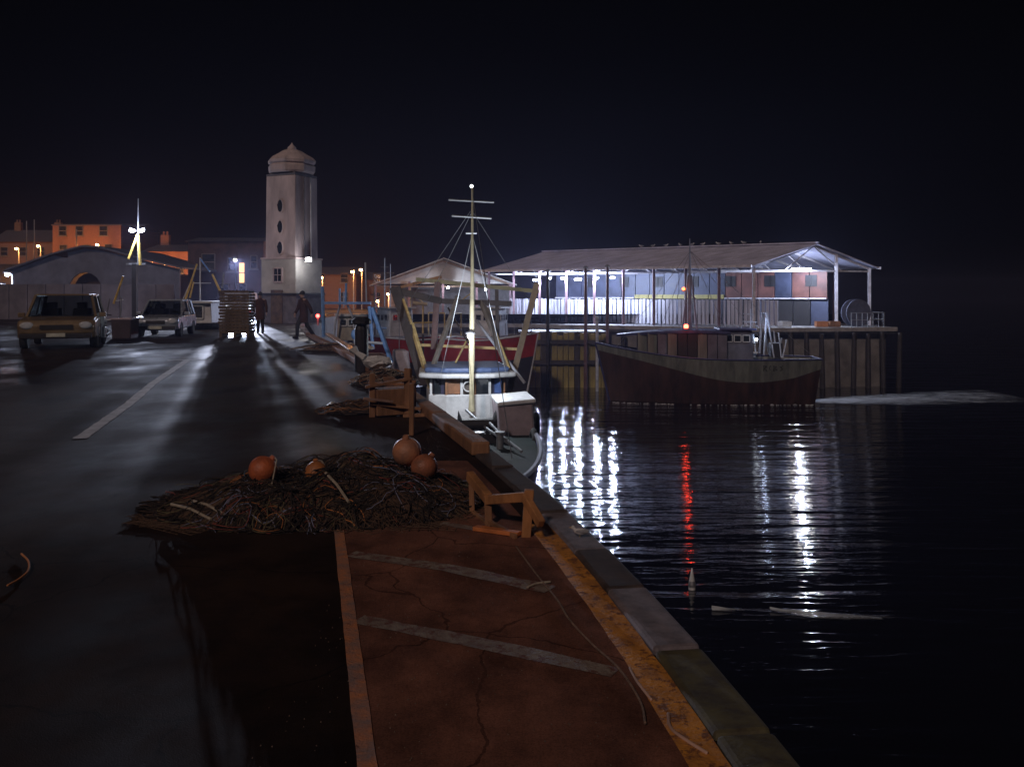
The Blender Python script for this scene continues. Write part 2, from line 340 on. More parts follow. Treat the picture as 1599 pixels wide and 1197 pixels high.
pm1 = MB().tube([(0, 0, 0), (0, 0, 4.9)], [0.24, 0.21], 9).mesh('pile', M_olive); pm2 = MB().tube([(0, 0, 0), (0, 0, 4.7)], [0.2, 0.17], 9).mesh('pile', M_pile)
for P, Q, st, me in ((B_, C_, 1.25, pm2), (A_, B_, 1.1, pm2)):
    Ln = (Q-P).length; k = int(Ln/st)
    for i in range(k+1):
        p = P.lerp(Q, i/k); inst(me, 'pile', pier, (p.x, p.y-0.42, WZ-0.6+random.uniform(-.1, .1)), (random.uniform(-.02, .02), random.uniform(-.03, .03), random.random()*6))
# olive timber sheeting wall in front (px 820-940)
jet = thing('timber_jetty', 'olive green timber jetty of upright piles between the moored boats and the pier', 'jetty')
x = X(812, 66); k = 0
while x < X(942, 66):
    wd = random.uniform(0.34, 0.46); h = random.uniform(4.15, 4.45)
    MB().box((0, 0, h/2-0.3), (wd-0.04, 0.3, h)).build('pile', M_olive if random.random() < .8 else M_pile, jet, (x+wd/2, 66+0.06*(k % 2), WZ), bev=0.04)
    x += wd; k += 1
MB().beam((X(810, 66), 65.75, -1.9), (X(944, 66), 65.75, -1.9), .22, .3).build('waler', M_pile, jet)
MB().beam((X(810, 66), 65.75, -3.4), (X(944, 66), 65.75, -3.4), .22, .3).build('waler', M_pile, jet)
MB().box((X(877, 68), 68.2, -1.25), (6.6, 4.0, 0.2)).build('walkway', M_pile, jet)

# market shed
shed = thing('market_shed', 'long open sided fish market shed with pale lit roof on the pier', 'market shed')
M_roof = mat('pale_roof_sheet', (0.60, 0.60, 0.76), 0.6, 0, 0.35, 0.6, 0.2, stretch=(1, 3, 1)); M_roofin = mat('roof_lining', (0.66, 0.63, 0.64), 0.6, 0, 0.35, 0.8)
EA = 3.75; RI = 5.55; FL = Vector((18.1, 66.4)); FR = Vector((28.6, 71.0)); ax = (Vector((-3.5, 81.5))-FL).normalized(); LEN = 25.0
def sp(u, v, z): p = FL.lerp(FR, v)+ax*u; return Vector((p.x, p.y, z))     # u along the shed, v across
def slab(mb, q, th):
    n_ = (q[1]-q[0]).cross(q[2]-q[0]).normalized()*th; mb.add(list(q)+[p+n_ for p in q], [(0, 1, 2, 3), (7, 6, 5, 4), (0, 4, 5, 1), (1, 5, 6, 2), (2, 6, 7, 3), (3, 7, 4, 0)])
for i in range(9):       # roof sheets bay by bay, both slopes
    u0, u1 = LEN*i/9-0.35*(i == 0), LEN*(i+1)/9-0.03
    for (va, za, vb, zb) in ((-0.05, EA, 0.5, RI), (0.5, RI, 1.05, EA)):
        mb = MB(); slab(mb, [sp(u0, va, za), sp(u1, va, za), sp(u1, vb, zb), sp(u0, vb, zb)], 0.07 if va < 0 else 0.07)
        mb.build('roof_sheet', M_roof, shed)
mb = MB(); mb.beam(sp(-.4, .5, RI+.08), sp(LEN, .5, RI+.08), .35, .1); mb.build('ridge_cap', M_roof, shed)
M_post = mat('dark_red_steel_post', (0.16, 0.10, 0.11), 0.5, 0.2, 0.3, 2); M_rim = mat('pale_gutter', (0.62, 0.6, 0.64), 0.5)
for i in range(10):
    u = LEN*i/9*0.985
    for v in ((0.0, 1.0) if i else (0.0, 0.70, 1.0)):
        MB().beam(sp(u, v, DZ), sp(u, v, EA if v != 0.70 else 4.9), 0.2, 0.2).build('post', M_post if i else M_rim, shed)
    mb = MB(); mb.beam(sp(u, 0, EA-.12), sp(u, .5, RI-.12), .13, .16); mb.beam(sp(u, .5, RI-.12), sp(u, 1, EA-.12), .13, .16)
    mb.beam(sp(u, 0, EA-.3), sp(u, 1, EA-.3), .09, .12); mb.beam(sp(u, .25, EA-.3), sp(u, .5, RI-.2), .07); mb.beam(sp(u, .75, EA-.3), sp(u, .5, RI-.2), .07)
    mb.build('truss', M_rim if i == 0 else M_roofin, shed)
for v in (-0.06, 1.06):
    MB().beam(sp(-.4, v, EA-.02), sp(LEN, v, EA-.02), .16, .2).build('gutter', M_rim, shed)
M_dbl = mat('dark_blue_panel', (0.05, 0.06, 0.10), 0.5, 0, 0.5, 1.0); M_rb = mat('rust_red_panel', (0.15, 0.06, 0.045), 0.6, 0, 0.6, 0.8); M_corr = mat('pale_corrugated_sheet', (0.48, 0.48, 0.55), 0.5, 0, 0.4, 1.5, 0.2, stretch=(2, 2, .3)); M_yb = mat('mustard_panel', (0.33, 0.28, 0.09), 0.6)
for i in range(18):     # back wall panels between the posts
    u0 = LEN*i/18; u1 = u0+LEN/18-0.06; v = 0.62
    mm = M_rb if i < 6 and i not in (2,) else M_dbl
    MB().beam(sp(u0, v, 2.35), sp(u1, v, 2.35), 0.06, 2.2).build('wall_panel', mm, shed)
    MB().beam(sp(u0, v+.01, .2), sp(u1, v+.01, .2), 0.06, 2.06).build('lower_panel', M_black if i % 3 else M_dbl, shed)
    if 6 <= i <= 11: MB().beam(sp(u0, v-.01, 1.42), sp(u1, v-.01, 1.42), 0.10, 0.34).build('wall_band', M_yb, shed)
    else: MB().beam(sp(u0, v-.01, 1.3), sp(u1, v-.01, 1.3), 0.10, 0.10).build('wall_band', M_rim, shed)
    mb = MB()
    for k in range(8):
        ua = u0+(u1-u0)*(k+.1)/8; ub = u0+(u1-u0)*(k+.9)/8; mb.beam(sp(ua, .2+(k % 2)*.004, .2), sp(ub, .2+(k % 2)*.004, .2), 0.05, 2.0+random.uniform(-.08, .08))
    mb.build('corrugated_sheet', M_corr, shed)
for i in range(7):
    u = 1.2+i*3.3; mb = MB(); mb.box((0, 0, 0), (0.9, 0.05, 0.9)); mb.box((0, -.05, 0), (.05, .05, .9)); mb.box((0, -.05, 0), (.9, .05, .05))
    p = sp(u, .615, 2.7); mb.build('window', M_black, shed, p, math.atan2(ax.y, ax.x)+pi)
# interior lamps: long tubes; the front ones show their bulbs
M_tube = emit('white_tube_lamp', (0.85, 0.92, 1.0), 28); M_tubew = emit('warm_white_tube_lamp', (1.0, 0.97, 0.85), 42)
M_house = mat('lamp_housing', (0.2, 0.2, 0.21), 0.5)
BLW = (0.62, 0.72, 1.0)
def strip_lamp(px, py, d, ln, label, power, m_=None, rz=0.0, col=BLW, refl=0.10):
    p = W(px, py, d); t = thing('strip_lamp', label, 'lamp', p, rz, 'lamps under the market shed roof')
    MB().box((0, 0, .09), (ln+.1, .22, .07)).build('housing', M_house, t); MB().tube([(0, 0, .12), (0, .3, max(.2, EA-p.z)), (0, .5, max(.2, EA-p.z))], .025, 5).build('hanger', M_house, t); mb = MB(); mb.tube([(-ln/2, 0, 0), (ln/2, 0, 0)], 0.085, 8); mb.build('tube', m_ or M_tube, t)
    light((0, -0.1, -.22), power*3.4, col, t, refl)
    return t
angA = math.atan2(ax.y, ax.x)
specs = [(838, 437, 73.5, .6, 'brightest lamp at the left end of the market shed', 520), (858, 434, 74, .35, 'small lamp just right of the brightest left end lamp', 150), (880, 434, 73, .4, 'small lamp between the two bright tubes of the shed', 150),
         (903, 436, 72.4, .6, 'bright tube lamp beside the dark red post of the shed', 420), (932, 434, 72, .3, 'dimmer lamp right of the second bright tube', 260), (957, 433, 71.5, .35, 'lamp above the bow of the passing trawler', 260),
 (1252, 420, 70, 1.7, 'long warm white tube lamp under the open gable end', 330)]
def eave_depth(px):      # distance of the front eave seen at a column of the view
    k_ = (px-800)/FPX; u = (FL.x-k_*FL.y)/(k_*ax.y-ax.x); return FL.y+ax.y*u
for i, s_ in enumerate(specs):
    if i < 6: s_ = (s_[0], s_[1], eave_depth(s_[0])-.45)+s_[3:]
    else: s_ = (s_[0], s_[1], 67.8)+s_[3:]
    strip_lamp(*s_, m_=M_tubew if i == 6 else None, rz=0.35 if i == 6 else angA)
# rail and small things on the pier end
rail = thing('pier_railing', 'thin pale pipe railing round the right end of the pier', 'railing')
for i in range(9):
    p = Vector((25.6, 66.9)).lerp(Vector((29.0, 67.2)), i/8) if i < 7 else Vector((28.9, 67.2+(i-6)*2))
    MB().tube([(p.x, p.y, DZ), (p.x, p.y, DZ+1.1)], .035, 6).build('rail_post', M_steel, rail)
for h in (.55, 1.08): MB().tube([(25.6, 66.9, DZ+h), (28.2, 67.1, DZ+h), (28.9, 69.2, DZ+h), (28.9, 71.2, DZ+h)], .03, 6).build('rail', M_steel, rail)
M_fl = mat('forklift_paint', (0.10, 0.10, 0.16), .5)
M_gdrum = mat('dim_blue_drum', (.10, .11, .16), .6)
fk = thing('cable_drum', 'large dim blue grey cable drum at the dark end bay of the market shed', 'cable drum', (26.6, 68.6, DZ), .2)
for s in (-.35, .35): MB().lathe([(.25, s-.04), (1.05, s-.04), (1.05, s+.04), (.25, s+.04)], 24, (0, 0, 1.05), axis='Y').build('flange', M_gdrum, fk)
MB().lathe([(.5, -.33), (.5, .33)], 18, (0, 0, 1.05), axis='Y').build('core', M_black, fk)
for i, (px, py) in enumerate(((1283, 503), (1302, 505), (1226, 507))):
    t = thing('fish_box', ['orange fish box by the end post of the market shed', 'small brown fish box beside the orange one', 'pale fish box at the pier edge left of the orange one'][i], 'fish box', (X(px, 67.2), 67.2, DZ), .2*i, 'fish boxes on the pier edge')
    mm = [mat('orange_plastic', (.5, .2, .08), .5), M_wood, M_white][i]
    mb = MB(); mb.box((0, 0, .04), (.8, .5, .06)); mb.box((0, .25, .24), (.86, .04, .4)); mb.box((0, -.25, .24), (.86, .04, .4)); mb.build('tub', mm, t)
    mb = MB(); mb.box((.41, 0, .24), (.04, .46, .4)); mb.box((-.41, 0, .24), (.04, .46, .4)); mb.build('end_panel', mm, t)
# floodlight under the gable washing the wall by the stern
# gulls on the ridge
def gull(loc, rz, label, s=1.0, proto=[None]):
    if proto[0] is None:
        t = thing('gull', label, 'gull', loc, rz, 'gulls perched on the shed roof')
        mb = MB(); mb.ball((0, 0, .17), .1, 12, (1, 2.1, 1)); mb.v = [(x, y, z+(0.12*max(0, y-.05) if y > 0 else 0)) for x, y, z in mb.v]
        mb.ball((0, .22, .29), .062, 10); mb.tube([(0, .14, .2), (0, .2, .27)], [.06, .05], 8); mb.build('body', mat('white_plumage', (.68, .68, .7), .8), t, smooth=True)
        for sx in (-1, 1):
            mb = MB(); mb.ball((sx*.075, -.08, .19), .07, 10, (.5, 3.2, .8)); mb.build('wing', mat('grey_plumage', (.3, .31, .34), .8), t, smooth=True)
            MB().tube([(sx*.03, 0, .1), (sx*.03, .01, 0)], .008, 5).build('leg', M_yel, t)
        MB().tube([(0, .27, .285), (0, .35, .275)], [.018, .004], 6).build('bill', M_yel, t)
        proto[0] = t; t.scale = (s,)*3; return t
    t = copy_tree(proto[0]); t.location = loc; t.rotation_euler = (0, 0, rz); t['label'] = label; t.scale = (s,)*3; return t
gl = ['leftmost of the gulls on the shed ridge', 'second gull from the left on the shed ridge', 'third gull from the left on the shed ridge', 'fourth gull from the left on the shed ridge', 'fifth gull from the left on the shed ridge', 'sixth gull along the shed ridge counted from the left',
      'seventh gull along the shed ridge from the left', 'gull on the shed ridge just left of the trawler mast', 'gull on the shed ridge just right of the trawler mast', 'last gull at the right end of the row on the ridge']
for i in range(10): gull(sp(14.6-i*1.13+random.uniform(-.25, .25), .5, RI+.13), random.random()*6, gl[i], .8)

# second shed (grey gable end, px 585-800) -------------------------
s2 = thing('gable_shed', 'grey gabled shed end seen behind the moored boat rig', 'shed', (X(692, 84), 84, DZ))
M_gs = mat('grey_roof_sheet', (0.33, 0.32, 0.30), .65, 0, .35, .5)
hw = 6.6; zr = Z(403, 84)-DZ; ze = Z(443, 84)-DZ
for i in range(6):
    for sx in (-1, 1):
        mb = MB(); y0 = i*2.6; slab(mb, [Vector((sx*(hw+.4), y0, ze-.15)), Vector((sx*(hw+.4), y0+2.57, ze-.15)), Vector((0, y0+2.57, zr)), Vector((0, y0, zr))], .08); mb.build('roof_sheet', M_gs, s2)
MB().extr([(-hw, ze), (hw, ze), (0, zr-.15)], 'Y', .5, .6).build('gable_panel', M_gs, s2)
for x in (-6.4, -3.2, 0, 3.2, 6.4): MB().beam((x, .2, 0), (x, .2, ze+.4*(1-abs(x)/7)), .2).build('post', M_post, s2)
mb = MB(); mb.beam((-hw, .2, ze-.1), (0, .2, zr-.25), .15, .2); mb.beam((hw, .2, ze-.1), (0, .2, zr-.25), .15, .2); mb.beam((-hw, .2, ze-.25), (hw, .2, ze-.25), .12, .16); mb.build('truss', M_wood2, s2)
MB().box((0, 9, 1.6), (12.8, .2, 3.2)).build('back_wall', mat('dim_grey_wall', (.22, .21, .2), .8), s2)
for (px, py, lb) in ((700, 448, 'small round lamp under the grey gable shed, left one'), (759, 451, 'small round lamp under the grey gable shed, right one')):
    t = thing('bulkhead_lamp', lb, 'lamp', W(px, py, 83.5), 0, 'lamps on the grey gable shed'); MB().lathe([(.16, 0), (.2, .06), (.12, .16)], 12).build('housing', M_house, t); MB().ball((0, 0, -.03), .13, 10).build('bulb', M_tube, t); light((0, -.3, -.25), 160, (.8, .85, 1), t, .1)

# ================================================================== LIGHTHOUSE
TD = 50.0
lt = thing('lighthouse', 'tall square white lighthouse tower with domed cap beside the quay road', 'lighthouse', (X(446, TD), TD+1.5, 0), radians(-24))
M_tw = mat('weathered_white_render', (0.52, 0.43, 0.42), .85, 0, .42, 1.3, .5, stretch=(1, 1, .28)); M_twb = mat('stained_base_render', (0.46, 0.45, 0.42), .85, 0, .35, .8, .4); M_pl = mat('dark_plinth', (.14, .14, .16), .85, 0, .4)
tz = lambda py: Z(py, TD)
s = 2.1
mb = MB(); mb.box((0, 0, (tz(405)+tz(272))/2), (s, s, tz(272)-tz(405)), taper=(.965, .965)); mb.build('shaft', M_tw, lt, bev=.03)
mb = MB(); mb.box((0, 0, (tz(404)+tz(460))/2), (s*1.16, s*1.16, tz(404)-tz(460))); mb.build('lower_stage', M_twb, lt, bev=.03)
mb = MB(); mb.box((0, 0, tz(404)+.04), (s*1.2, s*1.2, .1)); mb.build('string_course', M_tw, lt, bev=.02)
mb = MB(); mb.box((0, 0, tz(460)/2), (s*1.22, s*1.22, tz(460))); mb.build('plinth', M_pl, lt, bev=.03)
mb = MB(); mb.box((0, 0, tz(459)), (s*1.3, s*1.3, .12)); mb.build('plinth_band', M_black, lt, bev=.02)
ct = s*.965
mb = MB(); mb.box((0, 0, tz(271)+.03), (ct*1.0, ct*1.0, .1)); mb.box((0, 0, tz(268)+.03), (ct*.86, ct*.86, .14)); mb.build('neck', M_pl, lt)
R8 = 1.38; o8 = pi/8
mb = MB(); mb.lathe([(R8*.93, tz(266)), (R8*.98, tz(263)), (R8*1.0, tz(255)), (R8*.93, tz(253)), (R8*.92, tz(252))], 8, rot=o8); mb.build('cornice', M_tw, lt)
mb = MB(); mb.lathe([(R8*.90, tz(252)), (R8*1.0, tz(250)), (R8*1.02, tz(246)), (R8*.9, tz(241)), (R8*.62, tz(235)), (R8*.42, tz(230)), (R8*.25, tz(227.5))], 8, rot=o8); mb.build('dome', M_tw, lt)
mb = MB(); mb.lathe([(.20, tz(229)), (.26, tz(227)), (.24, tz(223.5)), (.12, tz(220.5)), (.05, tz(218)), (.03, tz(216))], 12); mb.build('finial', M_tw, lt, smooth=True)
for (py, hh, nm, ps) in ((320, .52, 'arch', None), (353, .5, 'oval', None), (386, .52, 'oval', None), (429, .8, 'sq', None)):
    fy = -(s*1.16)/2 if nm == 'sq' else -(s/2)*(1-.035*(tz(py-15)-tz(405))/(tz(272)-tz(405)))-.012
    xw = -.02
    if nm == 'sq':
        mb = MB(); z0 = tz(py)
        for (a, b_) in (((-.3, z0-.4), (.3, z0-.4)), ((-.3, z0+.4), (.3, z0+.4)), ((-.3, z0-.4), (-.3, z0+.4)), ((.3, z0-.4), (.3, z0+.4))): mb.beam((xw+a[0], fy-.01, a[1]), (xw+b_[0], fy-.01, b_[1]), .09)
        f = mb.build('window', M_tw, lt); MB().box((xw, fy, z0), (.54, .05, .76)).build('pane', M_glass, f)
        mb = MB(); mb.beam((xw, fy-.035, z0-.38), (xw, fy-.035, z0+.38), .03); mb.beam((xw-.26, fy-.034, z0), (xw+.26, fy-.034, z0), .03); mb.build('glazing_bar', M_tw, f)
    else:
        z0 = tz(py); rx = .17; rz_ = .34
        ring = [(xw+rx*1.25*cos(a*pi/8), fy, z0+rz_*1.15*sin(a*pi/8)) for a in range(17)]
        f = MB().tube(ring, .045, 6, cap=False).build('window', M_tw, lt)
        MB().extr([(xw+rx*1.2*cos(a*pi/8), z0+rz_*1.1*sin(a*pi/8)) for a in range(16)], 'Y', fy-.012, fy+.05).build('pane', M_glass, f)
mb = MB()   # downpipes on the right face
mb.tube([(s*.985/2+.05, -.25, tz(404)), (s*.965/2+.05, -.25, tz(272))], .045, 6); mb.build('downpipe', M_pl, lt)
mb = MB(); mb.tube([(s*.985/2+.05, .35, tz(404)), (s*.965/2+.05, .35, tz(272))], .035, 6); mb.build('downpipe', M_white, lt)
MB().box((-.05, -s*.61-.02, .95), (.8, .06, 1.9)).build('door', M_wood2, lt)
fl = thing('wall_floodlight', 'bright floodlight on the right corner of the lighthouse lower stage', 'floodlight', W(482, 406, 49.75))
mb = MB(); mb.box((0, .12, .05), (.34, .16, .22)); mb.beam((0, .15, .05), (-.25, .75, .05), .06); mb.build('housing', M_house, fl)
MB().box((0, .02, .02), (.30, .05, .18)).build('lens', emit('flood_lens', (1.0, .97, .85), 60), fl)
light((0, -.35, -.12), 50, (.95, .93, 1), fl, .08)

# ================================================================== LEFT BACKGROUND
def brick_mat(name, c1, c2, sc=4.5):
    m = bpy.data.materials.new(name); m.use_nodes = True; n = m.node_tree.nodes; l = m.node_tree.links; b = n['Principled BSDF']; b.inputs['Roughness'].default_value = .85
    tc = n.new('ShaderNodeTexCoord'); mp = n.new('ShaderNodeMapping'); mp.inputs['Rotation'].default_value = (pi/2, 0, 0); l.new(tc.outputs['Object'], mp.inputs[0])
    br = n.new('ShaderNodeTexBrick'); br.inputs['Color1'].default_value = (*c1, 1); br.inputs['Color2'].default_value = (*c2, 1); br.inputs['Mortar'].default_value = (.25, .2, .17, 1); br.inputs['Scale'].default_value = sc
    br.inputs['Mortar Size'].default_value = .012; l.new(mp.outputs[0], br.inputs['Vector']); l.new(br.outputs[0], b.inputs['Base Color']); return m
M_brick = brick_mat('orange_brick', (.30, .13, .08), (.20, .08, .05)); M_brick2 = brick_mat('dark_brick', (.22, .12, .08), (.16, .09, .06)); M_slate = mat('slate_roof', (.09, .09, .11), .6, 0, .4, 1.5, .4, stretch=(1, 4, 1)); M_slate2 = mat('grey_slate_roof', (.21, .21, .26), .6, 0, .35, .8, .3)
def house(loc, wdt, dep, h, rh, label, wins, mt=M_brick, rz=0, chim=(), lit=(), roofm=None, name='brick_house', cat='house', door=None):
    t = thing(name, label, cat, loc, rz)
    MB().box((0, dep/2, h/2), (wdt, dep, h)).build('wall', mt, t)
    if rh > 0:
        mb = MB(); mb.extr([(-.3, h-.05), (dep+.3, h-.05), (dep/2, h+rh)], 'X', -wdt/2-.25, wdt/2+.25); r = mb.build('roof', roofm or M_slate, t)
    else:
        r = MB().box((0, dep/2, h+.08), (wdt+.3, dep+.3, .16)).build('roof', roofm or M_slate, t)
    for cx in chim:
        mb = MB(); mb.box((cx, dep/2, h+rh+.3), (.9, .6, 1.6)); mb.tube([(cx-.2, dep/2, h+rh+1.1), (cx-.2, dep/2, h+rh+1.5)], .12, 8); mb.tube([(cx+.2, dep/2, h+rh+1.1), (cx+.2, dep/2, h+rh+1.5)], .12, 8); mb.build('chimney', mt, t if rh <= 0 else r)
    for i, (wx, wz, ww, wh) in enumerate(wins):
        mb = MB()
        for a, b_ in (((-1, -1), (1, -1)), ((-1, 1), (1, 1)), ((-1, -1), (-1, 1)), ((1, -1), (1, 1)), ((-1, 0), (1, 0))): mb.beam((wx+a[0]*ww/2, -.03, wz+a[1]*wh/2), (wx+b_[0]*ww/2, -.03, wz+b_[1]*wh/2), .09)
        f = mb.build('window', mat('dull_window_frame', (.16, .13, .11), .7), t); MB().box((wx, -.01, wz), (ww, .05, wh)).build('pane', emit('lit_window', (1, .55, .22), 1.6) if i in lit else M_glass, f)
        MB().box((wx, -.08, wz-wh/2-.09), (ww+.3, .18, .1)).build('sill', M_conc, f)
    if door: MB().box((door, -.03, 1.05), (1.0, .08, 2.1)).build('door', M_wood2, t)
    return t
def street_lamp(px, py, d, base, label, power, col=(1, .42, .11), s=1.0, grp='orange street lamps along the bank', head=.17):
    p = W(px, py, d); t = thing('street_lamp', label, 'street lamp', (p.x, p.y+.6, base), 0, grp); h = p.z-base
    MB().tube([(0, 0, 0), (0, 0, h*.5), (0, 0, h)], [.09, .07, .05], 7).build('pole', M_steel, t); MB().tube([(0, 0, h), (0, -.3, h+.12), (0, -.6, h+.1)], .035, 6).build('arm', M_steel, t)
    MB().box((0, -.6, h+.12), (.3, .5, .1)).build('head', M_house, t); MB().ball((0, -.6, h-.02), head*s, 10, (1, 1, .7)).build('bulb', emit('sodium_bulb', (1, .62, .28), 34) if col[2] < .5 else M_tube, t, smooth=True)
    light((0, -.8, h-.3), power*2.2, col, t, .12); return t
HO = (1, .36, .08)
house((X(136, 122), 122, 6.2), 9.4, 8, Z(352, 122)-6.2, 0, 'long orange lit brick house on the bank above the dark shed', [(2.3, 4.1, 1.1, 1.3), (-1, 4.1, 1.0, 1.3), (-3.3, 4.1, 1, 1.3), (-3.2, 1.5, 1, 1.3), (0, 1.5, 1, 1.3), (3, 1.6, 1, 1.3)])
house((X(36, 125), 125, 5.0), 8.6, 8, 4.0, 1.9, 'low dark brick house with tall chimney at the far left of the bank', [(-2.6, 2.6, 1, 1.2), (0, 2.6, 1, 1.2), (2.6, 2.6, 1, 1.2)], M_brick2, chim=(-2.8, 3.0), name='terraced_house')
house((X(192, 128), 128, 6.0), 3.8, 8, 5.0, 1.0, 'narrow dim house right of the orange lit block', [(-.7, 3.2, .9, 1.2), (.9, 3.2, .9, 1.2)], M_brick2, name='terraced_house')
house((X(264, 96), 96, 0), 5.2, 8, Z(392, 96), .9, 'orange brick building with small window beside the lighted mast', [(-.55, 4.4, .9, 1.0), (1.2, 4.4, .8, 1.0), (-.9, 2.4, .8, .9)], chim=(-1.9,))
house((X(260, 90), 90, 0), 3.0, 3, Z(431, 90), 0, 'small flat roofed dark outbuilding in front of the orange building', [(0, 2.4, 1.2, .7)], mat('dark_render', (.055, .045, .04), .9), name='outbuilding', cat='outbuilding')
q = house((X(353, 82), 82, 0), 7.0, 7, Z(376, 82), .5, 'tall dark warehouse with one glowing window left of the lighthouse', [(-1.6, 4.6, 1.2, 1.5), (.6, 4.4, .8, 1.3), (1.5, 3.6, .55, 1.9), (1.55, 1.4, .7, 2.4), (-.2, 2.0, 1, 1.2), (2.6, 4.6, .6, 1.2)], mat('dark_warehouse_brick', (.075, .04, .032), .85, 0, .6, 1.2), lit=(2,), name='warehouse', cat='warehouse')
# warehouse lamp that throws the long shadows down the road
wl = thing('warehouse_floodlight', 'bright floodlight on the warehouse wall above the pallet stack', 'floodlight', (-25.0, 80.2, 0))
mb = MB(); mb.tube([(0, 0, 0), (0, 0, 4.6)], [.08, .06], 8); mb.build('pole', M_black, wl)
MB().box((0, -.05, 4.7), (.36, .2, .26)).build('housing', M_house, wl); MB().box((0, -.17, 4.7), (.22, .04, .16)).build('lens', emit('warm_lens', (1, .85, .5), 25), wl)
wl['label'] = 'small yellow white floodlight on a dark pole above the pallet stack'
light((0, -.5, 4.7), 46000, (.72, .78, 1.0), wl, .25, spot=20, aim=(.375, -1, -.15), blend=1.0)

# dark curved roofed shed at far left
ds = thing('net_store', 'wide dark gabled shed with an arched doorway at the left', 'shed', (X(150, 74), 74, 0))
hw = 7.0; e0 = Z(418, 74); r0 = Z(386, 74)
mb = MB(); pr = [(-hw-.4, e0-.3), (-hw*.5, e0+(r0-e0)*.62), (-1.2, r0-.05), (-.9, r0), (.6, r0-.08), (hw*.55, e0+(r0-e0)*.42), (hw+.4, e0-.1)]
for a, b_ in zip(pr, pr[1:]):
    mb = MB(); mb.add([(a[0], -.5, a[1]), (b_[0], -.5, b_[1]), (b_[0], 12, b_[1]), (a[0], 12, a[1]), (a[0], -.5, a[1]+.14), (b_[0], -.5, b_[1]+.14), (b_[0], 12, b_[1]+.14), (a[0], 12, a[1]+.14)], [(0, 1, 2, 3), (4, 5, 6, 7), (0, 1, 5, 4), (1, 2, 6, 5), (2, 3, 7, 6), (3, 0, 4, 7)]); mb.build('roof_panel', M_slate, ds)
arch = [(-2.3, 0), (-2.3, 2.0)]+[(-.9-1.4*cos(a*pi/8), 2.0+1.45*sin(a*pi/8)) for a in range(1, 8)]+[(.5, 2.0), (.5, 0)]
M_dsw = mat('slate_blue_cladding', (.12, .12, .15), .7, 0, .4, .8)
mb = MB(); pts = [(-hw, 0)]+[(p[0]*.95, p[1]-.02) for p in pr]+[(hw, 0)]
mb.extr([(-hw, 0), (-hw, e0-.25)]+[(-hw*.5, e0+(r0-e0)*.6), (-2.35, r0-.9), (-2.35, 0)], 'Y', 0, .2); mb.build('wall', M_dsw, ds)
mb = MB(); mb.extr([(.55, 0), (.55, r0-.25), (hw*.55, e0+(r0-e0)*.38), (hw, e0-.1), (hw, 0)], 'Y', 0, .2); mb.build('wall', M_dsw, ds)
mb = MB(); mb.extr([(-2.35, 2.0)]+arch[2:-2]+[(.55, 2.0), (.55, r0-.22), (-.9, r0-.1), (-2.35, r0-.45)], 'Y', .01, .19); mb.build('wall', M_dsw, ds)
MB().extr(arch, 'Y', 1.0, 1.15).build('door', mat('arch_door', (.05, .03, .022), .9), ds)
lw = thing('quay_boundary_wall', 'low grey purple wall running behind the parked cars', 'wall', (X(140, 58), 58, 0))
x = -6.4
while x < 5.4:
    MB().box((x+.6, 0, 1.15), (1.17, .22, 2.3+random.uniform(-.04, .04))).build('panel', mat('grey_purple_concrete', (.15, .13, .145), .85, 0, .45, .7), lw, bev=.02); x += 1.2
for i, (px, py, d, bz, lb, pw) in enumerate(((26, 388, 116, 5.6, 'leftmost orange street lamp above the dark shed roof', 420), (60, 384, 116, 5.6, 'second orange street lamp from the left above the dark shed', 420), (152, 382, 117, 5.8, 'orange street lamp in front of the long brick house', 700))):
    street_lamp(px, py, d, bz, lb, pw*.5, HO, 1.1)
street_lamp(235, 402, 92, 0, 'orange street lamp on the left corner of the orange building', 260, HO, 1.0)
street_lamp(254, 408, 91.5, 0, 'orange street lamp under the small window of the orange building', 220, HO, .9)
street_lamp(502, 433, 88, 0, 'orange street lamp just right of the lighthouse', 130, HO, 1.0)
street_lamp(551, 424, 90, 0, 'left orange street lamp of the pair beyond the blue gantry', 130, HO, 1.0)
street_lamp(564, 421, 92, 0, 'right orange street lamp of the pair beyond the blue gantry', 130, HO, 1.0)
street_lamp(606, 459, 80, DZ, 'low orange lamp below the left eave of the grey shed', 60, HO, .7)
street_lamp(590, 470, 78, DZ, 'lowest orange lamp behind the red hulled boat', 50, HO, .7)
WC = (.66, .74, 1)
street_lamp(12, 428, 62, 0, 'white street lamp at the left edge above the parked car', 110, WC, .9, 'white lamps at the left edge', .2)
street_lamp(3, 445, 60, 0, 'lower white lamp cut by the left edge of the view', 100, WC, .7, 'white lamps at the left edge')
def far_house(px, w_, top, d, label, mt=M_brick2): return house((X(px, d), d, 0), w_, 7, Z(top, d), .9, label, [(-w_/4, 3.4, .8, 1), (w_/4, 3.4, .8, 1), (-w_/4, 1.3, .8, 1), (w_/4, 1.3, .8, 1)], mt, name='terraced_house')
far_house(520, 5.2, 428, 98, 'small dim house behind the first lamp right of the lighthouse')
far_house(572, 5.0, 436, 101, 'small dim house behind the pair of orange lamps')

